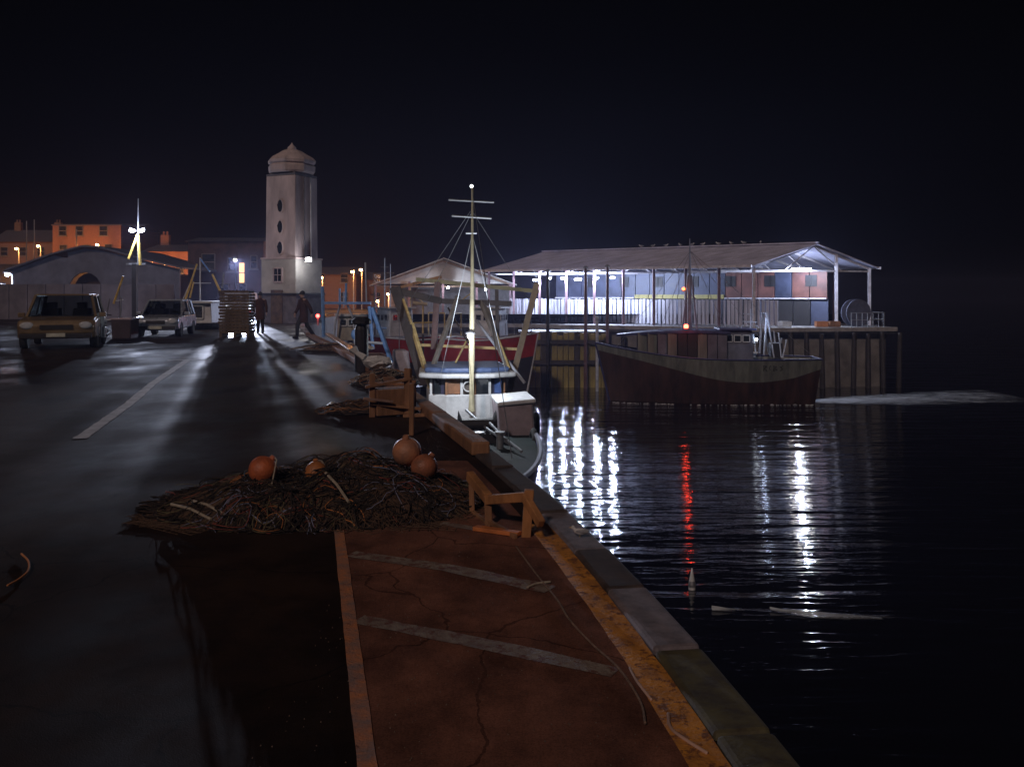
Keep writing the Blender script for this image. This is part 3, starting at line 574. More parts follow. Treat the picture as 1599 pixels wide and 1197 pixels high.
# floodlight mast with yellow braces
fm = thing('floodlight_mast', 'twin headed white floodlight mast with yellow braces above the parked cars', 'floodlight mast', (X(211, 52), 52, 0))
MB().beam((0, 0, 0), (0, 0, Z(412, 52)), .26).build('column', M_black, fm)
MB().tube([(0.2, 0, Z(412, 52)), (.2, 0, Z(362, 52)), (.2, 0, Z(310, 52))], [.06, .05, .02], 7).build('mast', M_steel, fm)
for dx0, py1 in ((-.32, 404), (.36, 414)): MB().beam((.2, -.05, Z(366, 52)), (dx0, -.1, Z(py1, 52)), .11).build('brace', M_yel, fm)
MB().beam((-.5, 0, Z(412, 52)), (.6, 0, Z(412, 52)), .1).build('crossarm', M_steel, fm)
for sx in (-1, 1):
    h = MB().box((.2+sx*.28, -.1, Z(359, 52)), (.36, .2, .14), M=Matrix.Rotation(-sx*.35, 3, 'Y')).build('lamp_head', M_house, fm)
    MB().ball((.2+sx*.27, -.22, Z(360.5, 52)), .13, 10, (1.4, .6, .7)).build('bulb', emit('mast_bulb', (.8, .88, 1), 60), h)
light((.2, -.6, Z(364, 52)), 480, WC, fm, .12)
# yellow derrick poles of gear behind the cars
def pole_set(name, label, cat, loc, segs):
    t = thing(name, label, cat, loc)
    for (a, b_, wd, m_, nm) in segs: MB().tube([Vector(a)-Vector(loc), Vector(b_)-Vector(loc)], [wd/2, wd/2*.85], 7).build(nm, m_, t)
    return t
d = 47
pole_set('derrick', 'yellow and white sheer legs over the white cabin boat', 'derrick', (X(318, d), d, 0), [
    (W(290, 468, d), W(308, 412, d), .11, M_yel, 'leg'), (W(285, 470, d), W(303, 430, d), .07, M_white, 'stay'), (W(345, 456, d), W(332, 428, d), .13, M_yel, 'leg'), (W(313, 505, d), W(313, 402, d), .07, M_white, 'post'), (W(303, 442, d), W(330, 442, d), .05, M_white, 'crossbar'), (W(313, 404, d), W(328, 424, d), .09, M_blue, 'jib'), (W(297, 465, d), W(303, 440, d), .1, M_yel, 'leg'), (W(347, 450, d), W(350, 425, d), .09, M_steel, 'stay')])
d = 44
pole_set('derrick', 'single leaning yellow derrick pole behind the parked cars', 'derrick', (X(185, d), d, 0), [(W(178, 474, d), W(193, 431, d), .11, M_yel, 'leg'), (W(180, 470, d), W(193, 468, d), .05, M_white, 'crossbar'), (W(165, 500, d), W(172, 466, d), .08, M_steel, 'stay'), (W(189, 500, d), W(190, 463, d), .07, M_steel, 'stay'), (W(165, 500, d), W(200, 497, d), .08, M_steel, 'crossbar')])
for (px, pt, lb) in ((42, 345, 'thin flagpole above the leftmost shed roof'), (54, 343, 'thin flagpole right of the leftmost flagpole'), (120, 358, 'short pale pole in front of the long brick house'), (441, 466, None)):
    if lb: pole_set('mast_pole', lb, 'pole', (X(px, 110), 110, 4.5), [((X(px, 110), 110, 4.5), W(px, pt, 110), .14, M_steel, 'pole_shaft')])

# ================================================================== THINGS ON THE QUAY
# white cabin standing ashore
cb = thing('cabin_boat', 'small white cabin boat ashore with one square window', 'boat', (X(312, 42), 42.5, 0))
mb = MB(); mb.extr([(-.62, .30), (.62, .25), (.56, 1.25), (-.60, 1.22)], 'Y', -.6, 1.6); mb.build('cabin', M_white, cb, bev=.03)
MB().box((0, .4, 1.28), (1.45, 2.5, .1)).build('cabin_roof', M_white, cb, bev=.02)
MB().box((-.05, -.62, .82), (.50, .05, .55)).build('window', M_glass, cb)
mb = MB(); mb.beam((-.32, -.64, .52), (-.32, -.64, 1.12), .06); mb.beam((.22, -.64, .52), (.22, -.64, 1.12), .06); mb.beam((-.32, -.645, 1.12), (.22, -.645, 1.12), .06); mb.beam((-.32, -.645, .52), (.22, -.645, .52), .06); mb.build('window_frame', M_white, cb)
mb = MB(); mb.lathe([(.5, 0), (.8, .12), (.95, .3), (.9, .32)], 16); mb.v = [(x, y*1.8+.6, z) for x, y, z in mb.v]; mb.build('hull', M_steel, cb)
# pallet stack
ps = thing('pallet_stack', 'tall dark stack of slatted wooden pallets in the middle of the road', 'pallet stack', (X(366, 34.6), 35.0, 0), radians(4))
M_pal = mat('old_pallet_wood', (0.12, 0.078, 0.045), .85, 0, .5, 6, .4)
pw = 1.14; z = .15; k = 0
for bx in (-.5, .02, .5): MB().box((bx*pw*.9, 0, .075), (.09, 1.05, .15)).build('skid', M_pal, ps)
bz = {}
slme = MB().box((0, 0, 0), (.1, 1.1, .022)).mesh('slat', M_pal); blk = MB().box((0, 0, 0), (pw, .1, .08)).mesh('bearer', M_pal)
while z < 1.72:
    jx = random.uniform(-.03, .03)
    for bx in (-.5, 0, .5): inst(blk, 'bearer', ps, (jx, bx*.98, z+.04))
    for q_ in range(8): inst(slme, 'slat', ps, (jx+(q_-3.5)*.148, 0, z+.08+.011))
    z += .108+.012
# fish tub
ft = thing('fish_tub', 'dark square fish tub with pale rim between the two parked cars', 'tub', (X(196, 33.5), 33.5, 0))
mb = MB(); mb.box((0, 0, .36), (.7, .7, .72), taper=(1.08, 1.08)); mb.build('tub', mat('dark_plastic', (.05, .035, .04), .5), ft, bev=.03)
mb = MB()
for a, b_ in (((-.39, -.39), (.39, -.39)), ((.39, -.39), (.39, .39)), ((.39, .39), (-.39, .39)), ((-.39, .39), (-.39, -.39))): mb.beam((*a, .75), (*b_, .75), .06)
mb.build('rim', mat('pink_grey_plastic', (.42, .33, .37), .5), ft)

# vehicles ----------------------------------------------------------
def clear_glass():
    m = bpy.data.materials.new('car_window_glass'); m.use_nodes = True; n = m.node_tree.nodes; l = m.node_tree.links; n.remove(n['Principled BSDF'])
    t = n.new('ShaderNodeBsdfTransparent'); t.inputs[0].default_value = (.45, .5, .52, 1); g = n.new('ShaderNodeBsdfGlossy'); g.inputs['Roughness'].default_value = .04
    f = n.new('ShaderNodeFresnel'); f.inputs['IOR'].default_value = 1.6; mx = n.new('ShaderNodeMixShader'); l.new(f.outputs[0], mx.inputs[0]); l.new(t.outputs[0], mx.inputs[1]); l.new(g.outputs[0], mx.inputs[2]); l.new(mx.outputs[0], n['Material Output'].inputs[0]); return m
M_cg = clear_glass()
def car(loc, rz, label, L, Wd, H, paint, prof, name='parked_car', dark_front=False, cat='car'):
    t = thing(name, label, cat, loc, rz)      # front faces -Y
    m_p = paint; hb = H*.56
    body = MB(); xs = [-1, -.93, -.6, 0, .6, .93, 1]
    low = [(-L/2, .30*H), (-L/2-.04, .42*H), (-L/2+.06, hb*.93), (-L/2+.9, hb*1.02), (L/2-.15, hb*1.03), (L/2+.02, .45*H), (L/2, .22*H), (-L/2+.1, .20*H)]
    vs = []; fs = []; n = len(low)
    for xi in xs:
        sh = 1-abs(xi)**6*.05
        for (y, z) in low: vs.append((xi*Wd/2, y*sh, z-(0.03 if abs(xi) == 1 and z > hb*.9 else 0)))
    for i in range(len(xs)-1):
        for j in range(n): fs.append((i*n+j, i*n+(j+1) % n, (i+1)*n+(j+1) % n, (i+1)*n+j))
    fs += [tuple(range(n)), tuple((len(xs)-1)*n+j for j in range(n))]
    body.add(vs, fs); body.build('body', m_p, t, bev=.05)
    g = MB(); ws, rs_, re, be = prof       # windscreen base, roof start, roof end, rear base (y)
    def sect(y, z, wf): return [(-Wd/2*wf, y, z), (Wd/2*wf, y, z)]
    v = sect(ws, hb, .9)+sect(rs_, H*.965, .74)+sect(re, H*.965, .74)+sect(be, hb, .88)
    g.add(v, [(0, 1, 3, 2), (2, 3, 5, 4), (4, 5, 7, 6), (0, 2, 4, 6), (1, 3, 5, 7), (0, 1, 7, 6)]); g.build('glasshouse', M_cg, t)
    for sx in (-1, 1):
        for (sy, sw) in ((ws+.95, .46), (ws+1.75, .5)):
            q_ = MB(); q_.box((sx*Wd*.21, sy, hb-.05), (sw, .16, .62)); q_.box((sx*Wd*.21, sy, hb+.36), (.24, .1, .2)); q_.build('seat', M_rub, t, bev=.03)
    MB().tube([(Wd*.2+.17*cos(a*pi/8), ws+.48+.05*sin(a*pi/8), hb+.03+.16*sin(a*pi/8)) for a in range(17)], .015, 5, False).build('steering_wheel', M_black, t)
    MB().box((0, ws+.22, hb-.02), (Wd*.8, .3, .12)).build('dashboard', M_rub, t)
    r = MB(); r.box((0, (rs_+re)/2, H*.975), (Wd*.76, re-rs_+.1, .05), taper=(.9, .94)); r.build('roof', m_p, t, bev=.02)
    p = MB()
    for sx in (-1, 1):
        p.beam((sx*Wd/2*.91, ws, hb), (sx*Wd/2*.75, rs_, H*.96), .07); p.beam((sx*Wd/2*.75, rs_, H*.965), (sx*Wd/2*.75, re, H*.965), .06); p.beam((sx*Wd/2*.75, re, H*.96), (sx*Wd/2*.89, be, hb), .09)
        p.beam((sx*Wd/2*.76, (rs_+re)/2, H*.96), (sx*Wd/2*.9, (rs_+re)/2, hb), .07)
    p.build('pillars', m_p, t)
    for sx in (-1, 1):
        for wy in (-L*.31, L*.31):
            wh = thing_part('wheel', t, (sx*(Wd/2-.1), wy, H*.2))
            MB().lathe([(.16, -.1), (H*.19, -.11), (H*.205, -.06), (H*.205, .06), (H*.19, .11), (.16, .1)], 22, axis='X').build('tyre', M_rub, wh); MB().lathe([(.03, sx*.09), (.17, sx*.095), (.18, sx*.06)], 12, axis='X').build('rim', M_steel, wh)
        MB().ball((0, 0, 0), .13, 12, (1.5, .35, .85)).build('headlight', mat('headlight_glass', (.5, .52, .55), .15), t, (sx*Wd*.37, -L/2+.0, H*.43), smooth=True)
        MB().box((sx*(Wd/2+.09), ws+.25, hb+.07), (.2, .12, .14)).build('mirror', m_p, t, bev=.02)
    MB().box((0, -L/2-.03, H*.40), (Wd*.42, .05, .13)).build('grille', M_black, t); MB().box((0, -L/2-.05, H*.24), (Wd*.92, .14, .16)).build('bumper', M_black if not dark_front else M_house, t, bev=.03)
    MB().box((0, -L/2-.13, H*.26), (.52, .02, .11)).build('number_plate', mat('plate', (.5, .5, .42), .5), t)
    MB().box((0, ws-.1, hb+.03), (Wd*.6, .05, .03)).build('wiper', M_black, t)
    return t
def thing_part(name, parent, loc):
    o = bpy.data.objects.new(name, None); COL.objects.link(o); o.parent = parent; o.location = loc; return o
M_gold = mat('dusty_bronze_car_paint', (.24, .17, .095), .35, .2, .3, 1.5, .05, coat=.5); M_silv = mat('silver_car_paint', (.36, .40, .46), .28, .4, .2, 1.5, .03, coat=.6)
car((X(78, 28.0), 29.0, 0), radians(20), 'bronze brown off road car parked facing us at the far left', 4.3, 2.15, 1.70, M_gold, (-.95, -.35, 1.75, 2.0))
car((X(234, 34.5), 36.2, 0), radians(9), 'silver hatchback with dark windscreen parked beside the fish tub', 3.8, 1.66, 1.47, M_silv, (-.85, -.2, 1.4, 1.75))
# motorcycle behind the big car
mc = thing('motorcycle', 'parked motorcycle with pale fairing at the right side of the bronze car', 'motorcycle', (X(158, 29.5), 29.5, 0), radians(18))
for wy in (-.68, .70):
    wh = thing_part('wheel', mc, (0, wy, .31)); ring = [(0, .27*cos(a*pi/10), .27*sin(a*pi/10)) for a in range(21)]
    MB().tube(ring, .055, 8, False).build('tyre', M_rub, wh); mb = MB()
    for a in range(5): mb.beam((0, 0, 0), (0, .24*cos(a*1.257), .24*sin(a*1.257)), .035)
    mb.build('rim', M_steel, wh)
mb = MB(); mb.tube([(.07, -.68, .31), (.07, -.45, .95)], .03, 7); mb.tube([(-.07, -.68, .31), (-.07, -.45, .95)], .03, 7); mb.build('fork', M_steel, mc)
mb = MB(); mb.ball((0, -.42, .82), .2, 12, (.9, .9, 1.3)); mb.build('fairing', M_white, mc, smooth=True)
mb = MB(); mb.ball((0, -.1, .78), .2, 12, (.7, 1.4, .7)); mb.build('tank', M_black, mc, smooth=True)
mb = MB(); mb.box((0, .42, .74), (.24, .6, .12)); mb.build('seat', M_rub, mc, bev=.04)
mb = MB(); mb.box((0, .02, .42), (.3, .5, .36)); mb.tube([(.16, .1, .3), (.18, .8, .36)], .045, 8); mb.build('engine', M_steel, mc, bev=.03)
mb = MB(); mb.tube([(-.36, -.32, .98), (-.12, -.42, 1.0), (.12, -.42, 1.0), (.36, -.32, .98)], .02, 6); mb.build('handlebar', M_black, mc)
MB().ball((0, -.62, .84), .085, 10, (1, .5, 1)).build('headlight', mat('headlight_glass', (.5, .52, .55), .15), mc, smooth=True)
# white van beyond the pallets with a red tail lamp
vn = thing('parked_van', 'white van half hidden behind the pallet stack with a red tail lamp', 'van', (X(379, 60), 60, 0), radians(12))
MB().extr([(-2.0, .35), (-2.0, 1.0), (-1.5, 1.25), (-1.0, 1.75), (2.2, 1.8), (2.25, .35)], 'X', -.85, .85).build('body', M_white, vn, bev=.06)
vn.rotation_euler = (0, 0, radians(190))
for sx in (-1, 1):
    for wy in (-1.35, 1.4): MB().lathe([(.1, -.1), (.3, -.1), (.32, 0), (.3, .1), (.1, .1)], 16, (sx*.78, wy, .32), axis='X').build('wheel', M_rub, vn)
    MB().box((sx*.72, 2.27, .55), (.14, .05, .2)).build('tail_lamp', emit('red_tail', (1, .04, .03), 2), vn); MB().box((sx*.74, 2.27, .88), (.12, .05, .34)).build('reversing_lamp', emit('reversing_lamp', (.85, .92, 1), 6), vn)
MB().box((0, 2.24, 1.38), (1.3, .05, .45)).build('rear_window', M_glass, vn)
light((-.74, 2.5, .88), 2600, (.62, .74, 1), vn, .12, spot=58, aim=(.05, 1, -.13), blend=.9)

# ================================================================== BOATS
def hull_parts(root, L, B, fb_bow, fb_mid, fb_st, m_low, m_band, band=lambda s: .35, rake=1.0, draft=1.0, deck_drop=.55, m_deck=None, nS=26, st_w=.72, m_rail=None, stem_rake_stern=.3):
    # bow towards local +X
    sheer = lambda s: fb_mid+(fb_bow-fb_mid)*max(0, (s-.42)/.58)**2+(fb_st-fb_mid)*max(0, (.42-s)/.42)**2
    def half(s):
        if s < .35: return B/2*(st_w+(1-st_w)*sin(s/.35*pi/2))
        return B/2*max(0.012, (1-((s-.35)/.65)**2.3))**.8
    def sec(s, t):      # t: 0 keel .. 1 rail
        zt = sheer(s); z = -draft+(zt+draft)*t
        fl = t**(.42+.5*max(0, s-.5)*2); b = half(s)*fl
        x = -L/2+L*s+rake*(s**4)*(z/max(zt, .1))*.9-stem_rake_stern*(1-s)**4*(z/max(zt, .1))
        return x, b, z
    def tb(s): return 1-band(s)/(sheer(s)+draft)
    def shell(t0f, t1f, nT, off=0):
        mb = MB()
        for sd in (-1, 1):
            vs = []; fs = []
            for i in range(nS+1):
                s = i/nS
                for j in range(nT+1):
                    t = t0f(s)+(t1f(s)-t0f(s))*j/nT; x, b, z = sec(s, t); vs.append((x, sd*(b+off), z))
            for i in range(nS):
                for j in range(nT): a = i*(nT+1)+j; fs.append((a, a+1, a+nT+2, a+nT+1))
            mb.add(vs, fs)
        # transom
        P = [sec(0, t0f(0)+(t1f(0)-t0f(0))*j/nT) for j in range(nT+1)]
        mb.add([(x, b+off, z) for x, b, z in P]+[(x, -b-off, z) for x, b, z in reversed(P)], [tuple(range(2*nT+2))])
        return mb
    h = shell(lambda s: 0, tb, 9).build('hull', m_low, root, smooth=False)
    for p in h.data.polygons: p.use_smooth = True
    bw = shell(lambda s: tb(s), lambda s: 1, 3, .015).build('bulwark', m_band, root)
    mb = MB()
    for sd in (-1, 1):
        mb.tube([(sec(i/nS, 1)[0], sd*sec(i/nS, 1)[1], sec(i/nS, 1)[2]+.02) for i in range(nS+1)], .06, 6)
    x, b, z = sec(0, 1); mb.tube([(x, -b, z), (x, b, z)], .06, 6)
    mb.build('rail', m_rail or m_band, root)
    vs = []; 
    for i in range(nS+1):
        s = i/nS; x, b, z = sec(s, 1-deck_drop/(sheer(s)+draft)); vs += [(x, b*.98, z), (x, -b*.98, z)]
    MB().add(vs, [(2*i, 2*i+1, 2*i+3, 2*i+2) for i in range(nS)]).build('deck', m_deck or M_wood2, root)
    st = MB(); st.tube([sec(1, t/6) for t in range(7)], .07, 6)
    st.v = [(x, y, z) for x, y, z in st.v]; st.build('stem', m_rail or m_low, root)
    return sec, sheer, half
def window_row(root, cx, cy, cz, n, w_, h_, gap, ry, face, m_=None, m_f=None, depth=.04):
    # row of windows on a plane; 'ry' direction unit along row, 'face' outward normal
    for i in range(n):
        o = (i-(n-1)/2)*(w_+gap); c = Vector((cx, cy, cz))+Vector(ry)*o+Vector(face)*.012
        q = Matrix((Vector(ry), Vector(face), Vector((0, 0, 1)))).transposed()
        f = MB(); 
        for a, b_ in (((-1, -1), (1, -1)), ((-1, 1), (1, 1)), ((-1, -1), (-1, 1)), ((1, -1), (1, 1))): f.beam(c+Vector(ry)*a[0]*w_/2+Vector((0, 0, a[1]*h_/2)), c+Vector(ry)*b_[0]*w_/2+Vector((0, 0, b_[1]*h_/2)), .05)
        fo = f.build('window', m_f or M_white, root); MB().box(c, (w_, depth, h_), M=q).build('pane', m_ or M_glass, fo)
M_dred = mat('oxide_red_hull', (0.060, 0.030, 0.022), .6, 0, .7, 1.3, .15, stretch=(1.6, 1, .25)); M_band = mat('grey_green_bulwark', (.17, .185, .165), .5, 0, .5, 1.6, .1, stretch=(1.6, 1, .2))
M_navy = mat('navy_paint', (.05, .06, .16), .45, 0, .4, 1.5)
# ---- trawler under way, broadside
LB = 14.2; bx0, bx1 = X(958, 57.5), X(1275, 57.5)
tr = thing('trawler', 'dark red hulled trawler with grey bulwark and red lamps passing across the harbour', 'fishing boat', ((X(937, 57.5)+X(1275, 57.5))/2+.1, 57.5, WZ), radians(180-6))
# flip so that the bow points to the left of the view
def bandf(s): return .42+1.0*math.exp(-((s-.33)/.36)**2)-(.25*max(0, .12-s)/.12)
sec, sheer, half = hull_parts(tr, 12.9, 4.6, 3.75, 2.85, 2.85, M_dred, M_band, bandf, rake=1.0, draft=1.1, m_rail=M_navy, st_w=.6)
# superstructure (local +X = bow)
M_grp = mat('grey_shelter_panel', (.13, .14, .19), .55, 0, .4, 1.2)
dz = 2.3
k = 0
for x0 in [i*.62-.6 for i in range(9)]:          # shelter deck side panels
    for sd in (-1, 1):
        MB().box((x0, sd*min(1.75, half((x0+6.45)/12.9)-.22), dz+1.3), (.57, .05, 1.75+.02*random.random())).build('shelter_panel', [M_grp, M_band, M_grp, M_black][random.choice((0, 0, 1, 2, 3))], tr)
    k += 1
mb = MB()
for i in range(14):
    a, b_ = i/14, (i+1)/14
    pz = lambda u: dz+2.16+.2*sin(u*pi*.9)-.35*u
    pa, pb = -1.1+7.1*a, -1.1+7.1*b_
    ta, tb_ = [min(1.9, max(.12, half((p_+6.45)/12.9)-.12)) for p_ in (pa, pb)]
    mb.add([(pa, -ta, pz(a)), (pb, -tb_, pz(b_)), (pb, tb_, pz(b_)), (pa, ta, pz(a)), (pa, -ta, pz(a)+.16), (pb, -tb_, pz(b_)+.16), (pb, tb_, pz(b_)+.16), (pa, ta, pz(a)+.16)], [(0, 1, 2, 3), (4, 5, 6, 7), (0, 1, 5, 4), (1, 2, 6, 5), (2, 3, 7, 6), (3, 0, 4, 7)])
mb.build('shelter_roof', M_navy, tr)
mb = MB(); mb.box((-1.6, 0, dz+1.3), (2.0, 2.6, 2.1), taper=(.92, .92)); mb.build('wheelhouse', M_grp, tr, bev=.06)
window_row(tr, -1.6, 1.26, dz+1.85, 3, .42, .42, .12, (1, 0, 0), (0, 1, 0)); window_row(tr, -1.6, -1.26, dz+1.85, 3, .42, .42, .12, (1, 0, 0), (0, -1, 0))
MB().box((-1.6, 0, dz+2.42), (2.3, 2.9, .12)).build('wheelhouse_roof', M_navy, tr, bev=.04)
mxl = (((X(937, 57.5)+X(1275, 57.5))/2+.1)-X(1078, 57.5))
ms = MB(); ms.tube([(mxl, 0, dz), (mxl, 0, 5.3+Z(450, 57.5)), (mxl, 0, 5.3+Z(372, 57.5))], [.17, .12, .035], 9); ms.tube([(mxl-.55, 0, dz+1.6), (mxl-.1, 0, 5.3+Z(430, 57.5))], .06, 6); ms.tube([(mxl+.55, 0, dz+1.6), (mxl+.1, 0, 5.3+Z(430, 57.5))], .06, 6); ms.build('mast', mat('blue_grey_mast', (.22, .27, .38), .5), tr)
mb = MB(); mb.tube([(mxl-.35, 0, 6.4), (mxl+.35, 0, 6.4)], .03, 6); mb.tube([(mxl, 0, 7.0), (mxl-.45, 0, 6.6)], .03, 5); mb.build('crosstree', M_steel, tr)
for (zz, yy, st_) in ((5.3+Z(508, 57.5), 2.1, 1), (5.3+Z(451, 57.5), .3, .45)):
    h = MB().lathe([(.08, -.16), (.15, -.12), (.15, -.1)], 10, (mxl+.42, yy, zz)).build('lamp_base', M_house, tr)
    MB().ball((mxl+.42, yy, zz), .15 if st_ == 1 else .11, 12).build('red_lamp', emit('red_lamp', (1, .06, .03), 16) if st_ == 1 else emit('orange_lamp', (1, .16, .05), 5), h)
light((mxl+.42, 3.0, 5.3+Z(508, 57.5)), 16, (1, .05, .02), tr, .1)
M_bw = mat('pale_blue_white_paint', (.50, .56, .66), .45, 0, .4, 2)
gx = lambda px: (((X(937, 57.5)+X(1275, 57.5))/2+.1)-X(px, 57.5)); gz = lambda py: 5.3+Z(py, 57.5)
mb = MB()
for px0, py0, px1, py1, wd in ((1188, 552, 1192, 487, .11), (1192, 487, 1203, 556, .09), (1214, 556, 1210, 518, .08), (1216, 556, 1222, 528, .08), (1146, 552, 1149, 522, .09), (1176, 552, 1172, 520, .09), (1168, 545, 1168, 482, .07), (1159, 502, 1177, 502, .05), (1163, 490, 1173, 490, .05), (1154, 522, 1154, 508, .05)):
    mb.tube([(gx(px0), .8, gz(py0)), (gx(px1), .8, gz(py1))], wd/2*1.2, 6); mb.tube([(gx(px0), -.8, gz(py0)), (gx(px1), -.8, gz(py1))], wd/2*1.2, 6) if px0 != 1168 else None
mb.tube([(gx(1192), .8, gz(489)), (gx(1192), -.8, gz(489))], .07, 6); mb.build('stern_gantry', M_bw, tr)
mb = MB(); mb.lathe([(.3, -.7), (.42, -.68), (.2, -.6), (.2, .6), (.42, .68), (.3, .7)], 14, (gx(1160), 0, gz(545)), axis='Y'); mb.box((gx(1160), 0, gz(553)), (1.3, 1.6, .2)); mb.build('winch', M_bw, tr)
mb = MB(); mb.beam((gx(1145), 1.0, gz(548)), (gx(1178), 1.0, gz(548)), .1); mb.beam((gx(1145), 1.0, gz(532)), (gx(1178), 1.0, gz(532)), .08); mb.build('pipe_rail', M_white, tr)
MB().box((gx(1208), .2, gz(545)), (.7, 1.2, .9)).build('deck_box', M_black, tr, bev=.05)
light((gx(1185), 1.7, gz(505)), 26, (.6, .72, 1), tr, .08)
MB().ball((gx(1176), 1.0, gz(528)), .08, 8).build('deck_lamp', emit('deck_bulb', (.8, .9, 1), 20), tr)
# fishing number strokes on bow and quarter
for (px0, yb) in ((1012, 553), (1182, 571)):
    s_ = (gx(px0)+6.45)/12.9; 
    for i, (pts) in enumerate([[(0, 0), (0, .34), (.2, .3), (0, .17), (.22, 0)], [(.42, .05), (.34, .17), (.42, .33)], [(.62, 0), (.62, .33), (.8, .25), (.64, .17), (.84, .08), (.62, 0)], [(1.2, .3), (1.02, .25), (1.2, .1), (1.02, 0)]]):
        mb = MB(); q = []
        for u, v in pts:
            xx = gx(px0)-u; ss = min(.98, max(.02, (xx+6.45)/12.9)); tt = (gz(yb+3)+v+1.1)/(sheer(ss)+1.1); P = sec(ss, min(.97, tt)); q.append((xx, P[1]+.045, gz(yb+3)+v))
        mb.tube(q, .022, 4); mb.build('registration_mark', M_navy if px0 < 1100 else M_black, tr)
# wake
def foam_sheet(name, label, pts, widths, z, dens, seed):
    rnd = random.Random(seed); mb = MB()
    for _ in range(dens):
        i = rnd.uniform(0, len(pts)-1.001); a = Vector(pts[int(i)]).lerp(Vector(pts[int(i)+1]), i-int(i)); wd = widths[int(i)]*(1-(i-int(i)))+widths[int(i)+1]*(i-int(i))
        c = a+Vector((rnd.gauss(0, wd*.3), rnd.gauss(0, wd*.55), 0)); r = rnd.uniform(.015, .05)*(.8 if 'ripple' in name else 1); k = 7
        st = rnd.uniform(1.5, 4)
        ring = [(c.x+r*st*cos(q*2*pi/k)*rnd.uniform(.6, 1), c.y+r*sin(q*2*pi/k)*rnd.uniform(.6, 1), z+rnd.uniform(0, .03)) for q in range(k)]
        mb.add(ring+[(c.x, c.y, z+.035+rnd.random()*.04)], [(q, (q+1) % k, k) for q in range(k)])
    o = mb.build(name, mat('sea_foam', (.45, .48, .50), .7, 0, .2, 3)); return tag(o, label, name, kind='stuff')
def foam_glint_film(name, label, y0, pts):
    m = bpy.data.materials.new('foam_glint_film'); m.use_nodes = True; n = m.node_tree.nodes; l = m.node_tree.links; b = n['Principled BSDF']; b.inputs['Base Color'].default_value = (.42, .46, .50, 1); b.inputs['Roughness'].default_value = .8
    tc = n.new('ShaderNodeTexCoord'); a = n.new('ShaderNodeTexNoise'); a.inputs['Scale'].default_value = 1.6; a.inputs['Detail'].default_value = 10; a.inputs['Roughness'].default_value = .72; mp = n.new('ShaderNodeMapping'); mp.inputs['Scale'].default_value = (.45, 1.3, 1)
    l.new(tc.outputs['Object'], mp.inputs[0]); l.new(mp.outputs[0], a.inputs['Vector'])
    uv = n.new('ShaderNodeAttribute'); uv.attribute_name = 'thickness'
    ad = n.new('ShaderNodeMath'); ad.operation = 'MULTIPLY_ADD'; l.new(uv.outputs['Fac'], ad.inputs[0]); ad.inputs[1].default_value = .42; l.new(a.outputs['Fac'], ad.inputs[2])
    r = n.new('ShaderNodeMapRange'); r.inputs['From Min'].default_value = .48; r.inputs['From Max'].default_value = .84; l.new(ad.outputs[0], r.inputs[0]); l.new(r.outputs[0], b.inputs['Alpha'])
    NX_, NY_ = 140, 26; mb = MB(); th = []
    for j_ in range(NY_+1):
        for i_ in range(NX_+1):
            u = i_/NX_; v = j_/NY_*2-1; k_ = u*(len(pts)-1); a0 = min(int(k_), len(pts)-2); f_ = k_-a0
            x_, yc, wd = [pts[a0][q]*(1-f_)+pts[a0+1][q]*f_ for q in range(3)]
            t_ = max(0, 1-abs(v)**1.5)*(1-u)**.6; th.append(t_); mb.v.append((x_, yc+v*wd, WZ+.012+.10*t_*(.6+.4*sin(x_*3.1+yc)*sin(v*5+x_*1.7))))
    for j_ in range(NY_):
        for i_ in range(NX_): a_ = j_*(NX_+1)+i_; mb.f.append((a_, a_+1, a_+NX_+2, a_+NX_+1))
    o = mb.build(name, m, smooth=True); at = o.data.attributes.new('thickness', 'FLOAT', 'POINT'); at.data.foreach_set('value', th); return tag(o, label, name, kind='stuff')
foam_glint_film('wake_foam', 'pale foaming wake trailing right from the trawler stern', 0, [(X(1262, 57), 57.4, .7), (X(1330, 57), 57.8, 2.2), (X(1440, 58), 59, 3.2), (X(1590, 60), 61, 3.6)])
foam_sheet('bow_foam', 'thin line of foam along the waterline of the passing trawler', [(X(958, 56.2), 56.6, 0), (X(1100, 55.2), 55.3, 0), (X(1270, 55.4), 55.4, 0)], [.12, .10, .2], WZ+.01, 90, 4)

# ---- moored boat A, bow towards us, with mast and rig
MX = X(733, 27.5)
ma = thing('moored_trawler', 'moored fishing boat with white wheelhouse, tall yellow mast and square timber rig frame', 'fishing boat', (-1.22, 25.4, WZ), radians(-90+7))
def Lc(x, y, z, root=ma):      # world -> local of root
    return root.matrix_basis.inverted() @ Vector((x, y, z))
bpy.context.view_layer.update()
M_grn = mat('dark_green_deck_paint', (.022, .034, .034), .8, 0, .5, 1.5, .2, spec=.2); M_hullA = mat('dark_blue_green_hull', (.035, .05, .07), .45, 0, .4, 1)
hull_parts(ma, 18.8, 3.5, 3.78, 3.25, 3.3, M_hullA, M_navy, lambda s: .5, rake=1.1, draft=1.2, deck_drop=.12, m_deck=M_grn, m_rail=mat('worn_rail', (.15, .15, .19), .55))
yw = 27.6
def wbeam(mb, px0, py0, px1, py1, d0, d1, wd, root=ma, h=None): mb.beam(Lc(*W(px0, py0, d0), root), Lc(*W(px1, py1, d1), root), wd, h); return mb
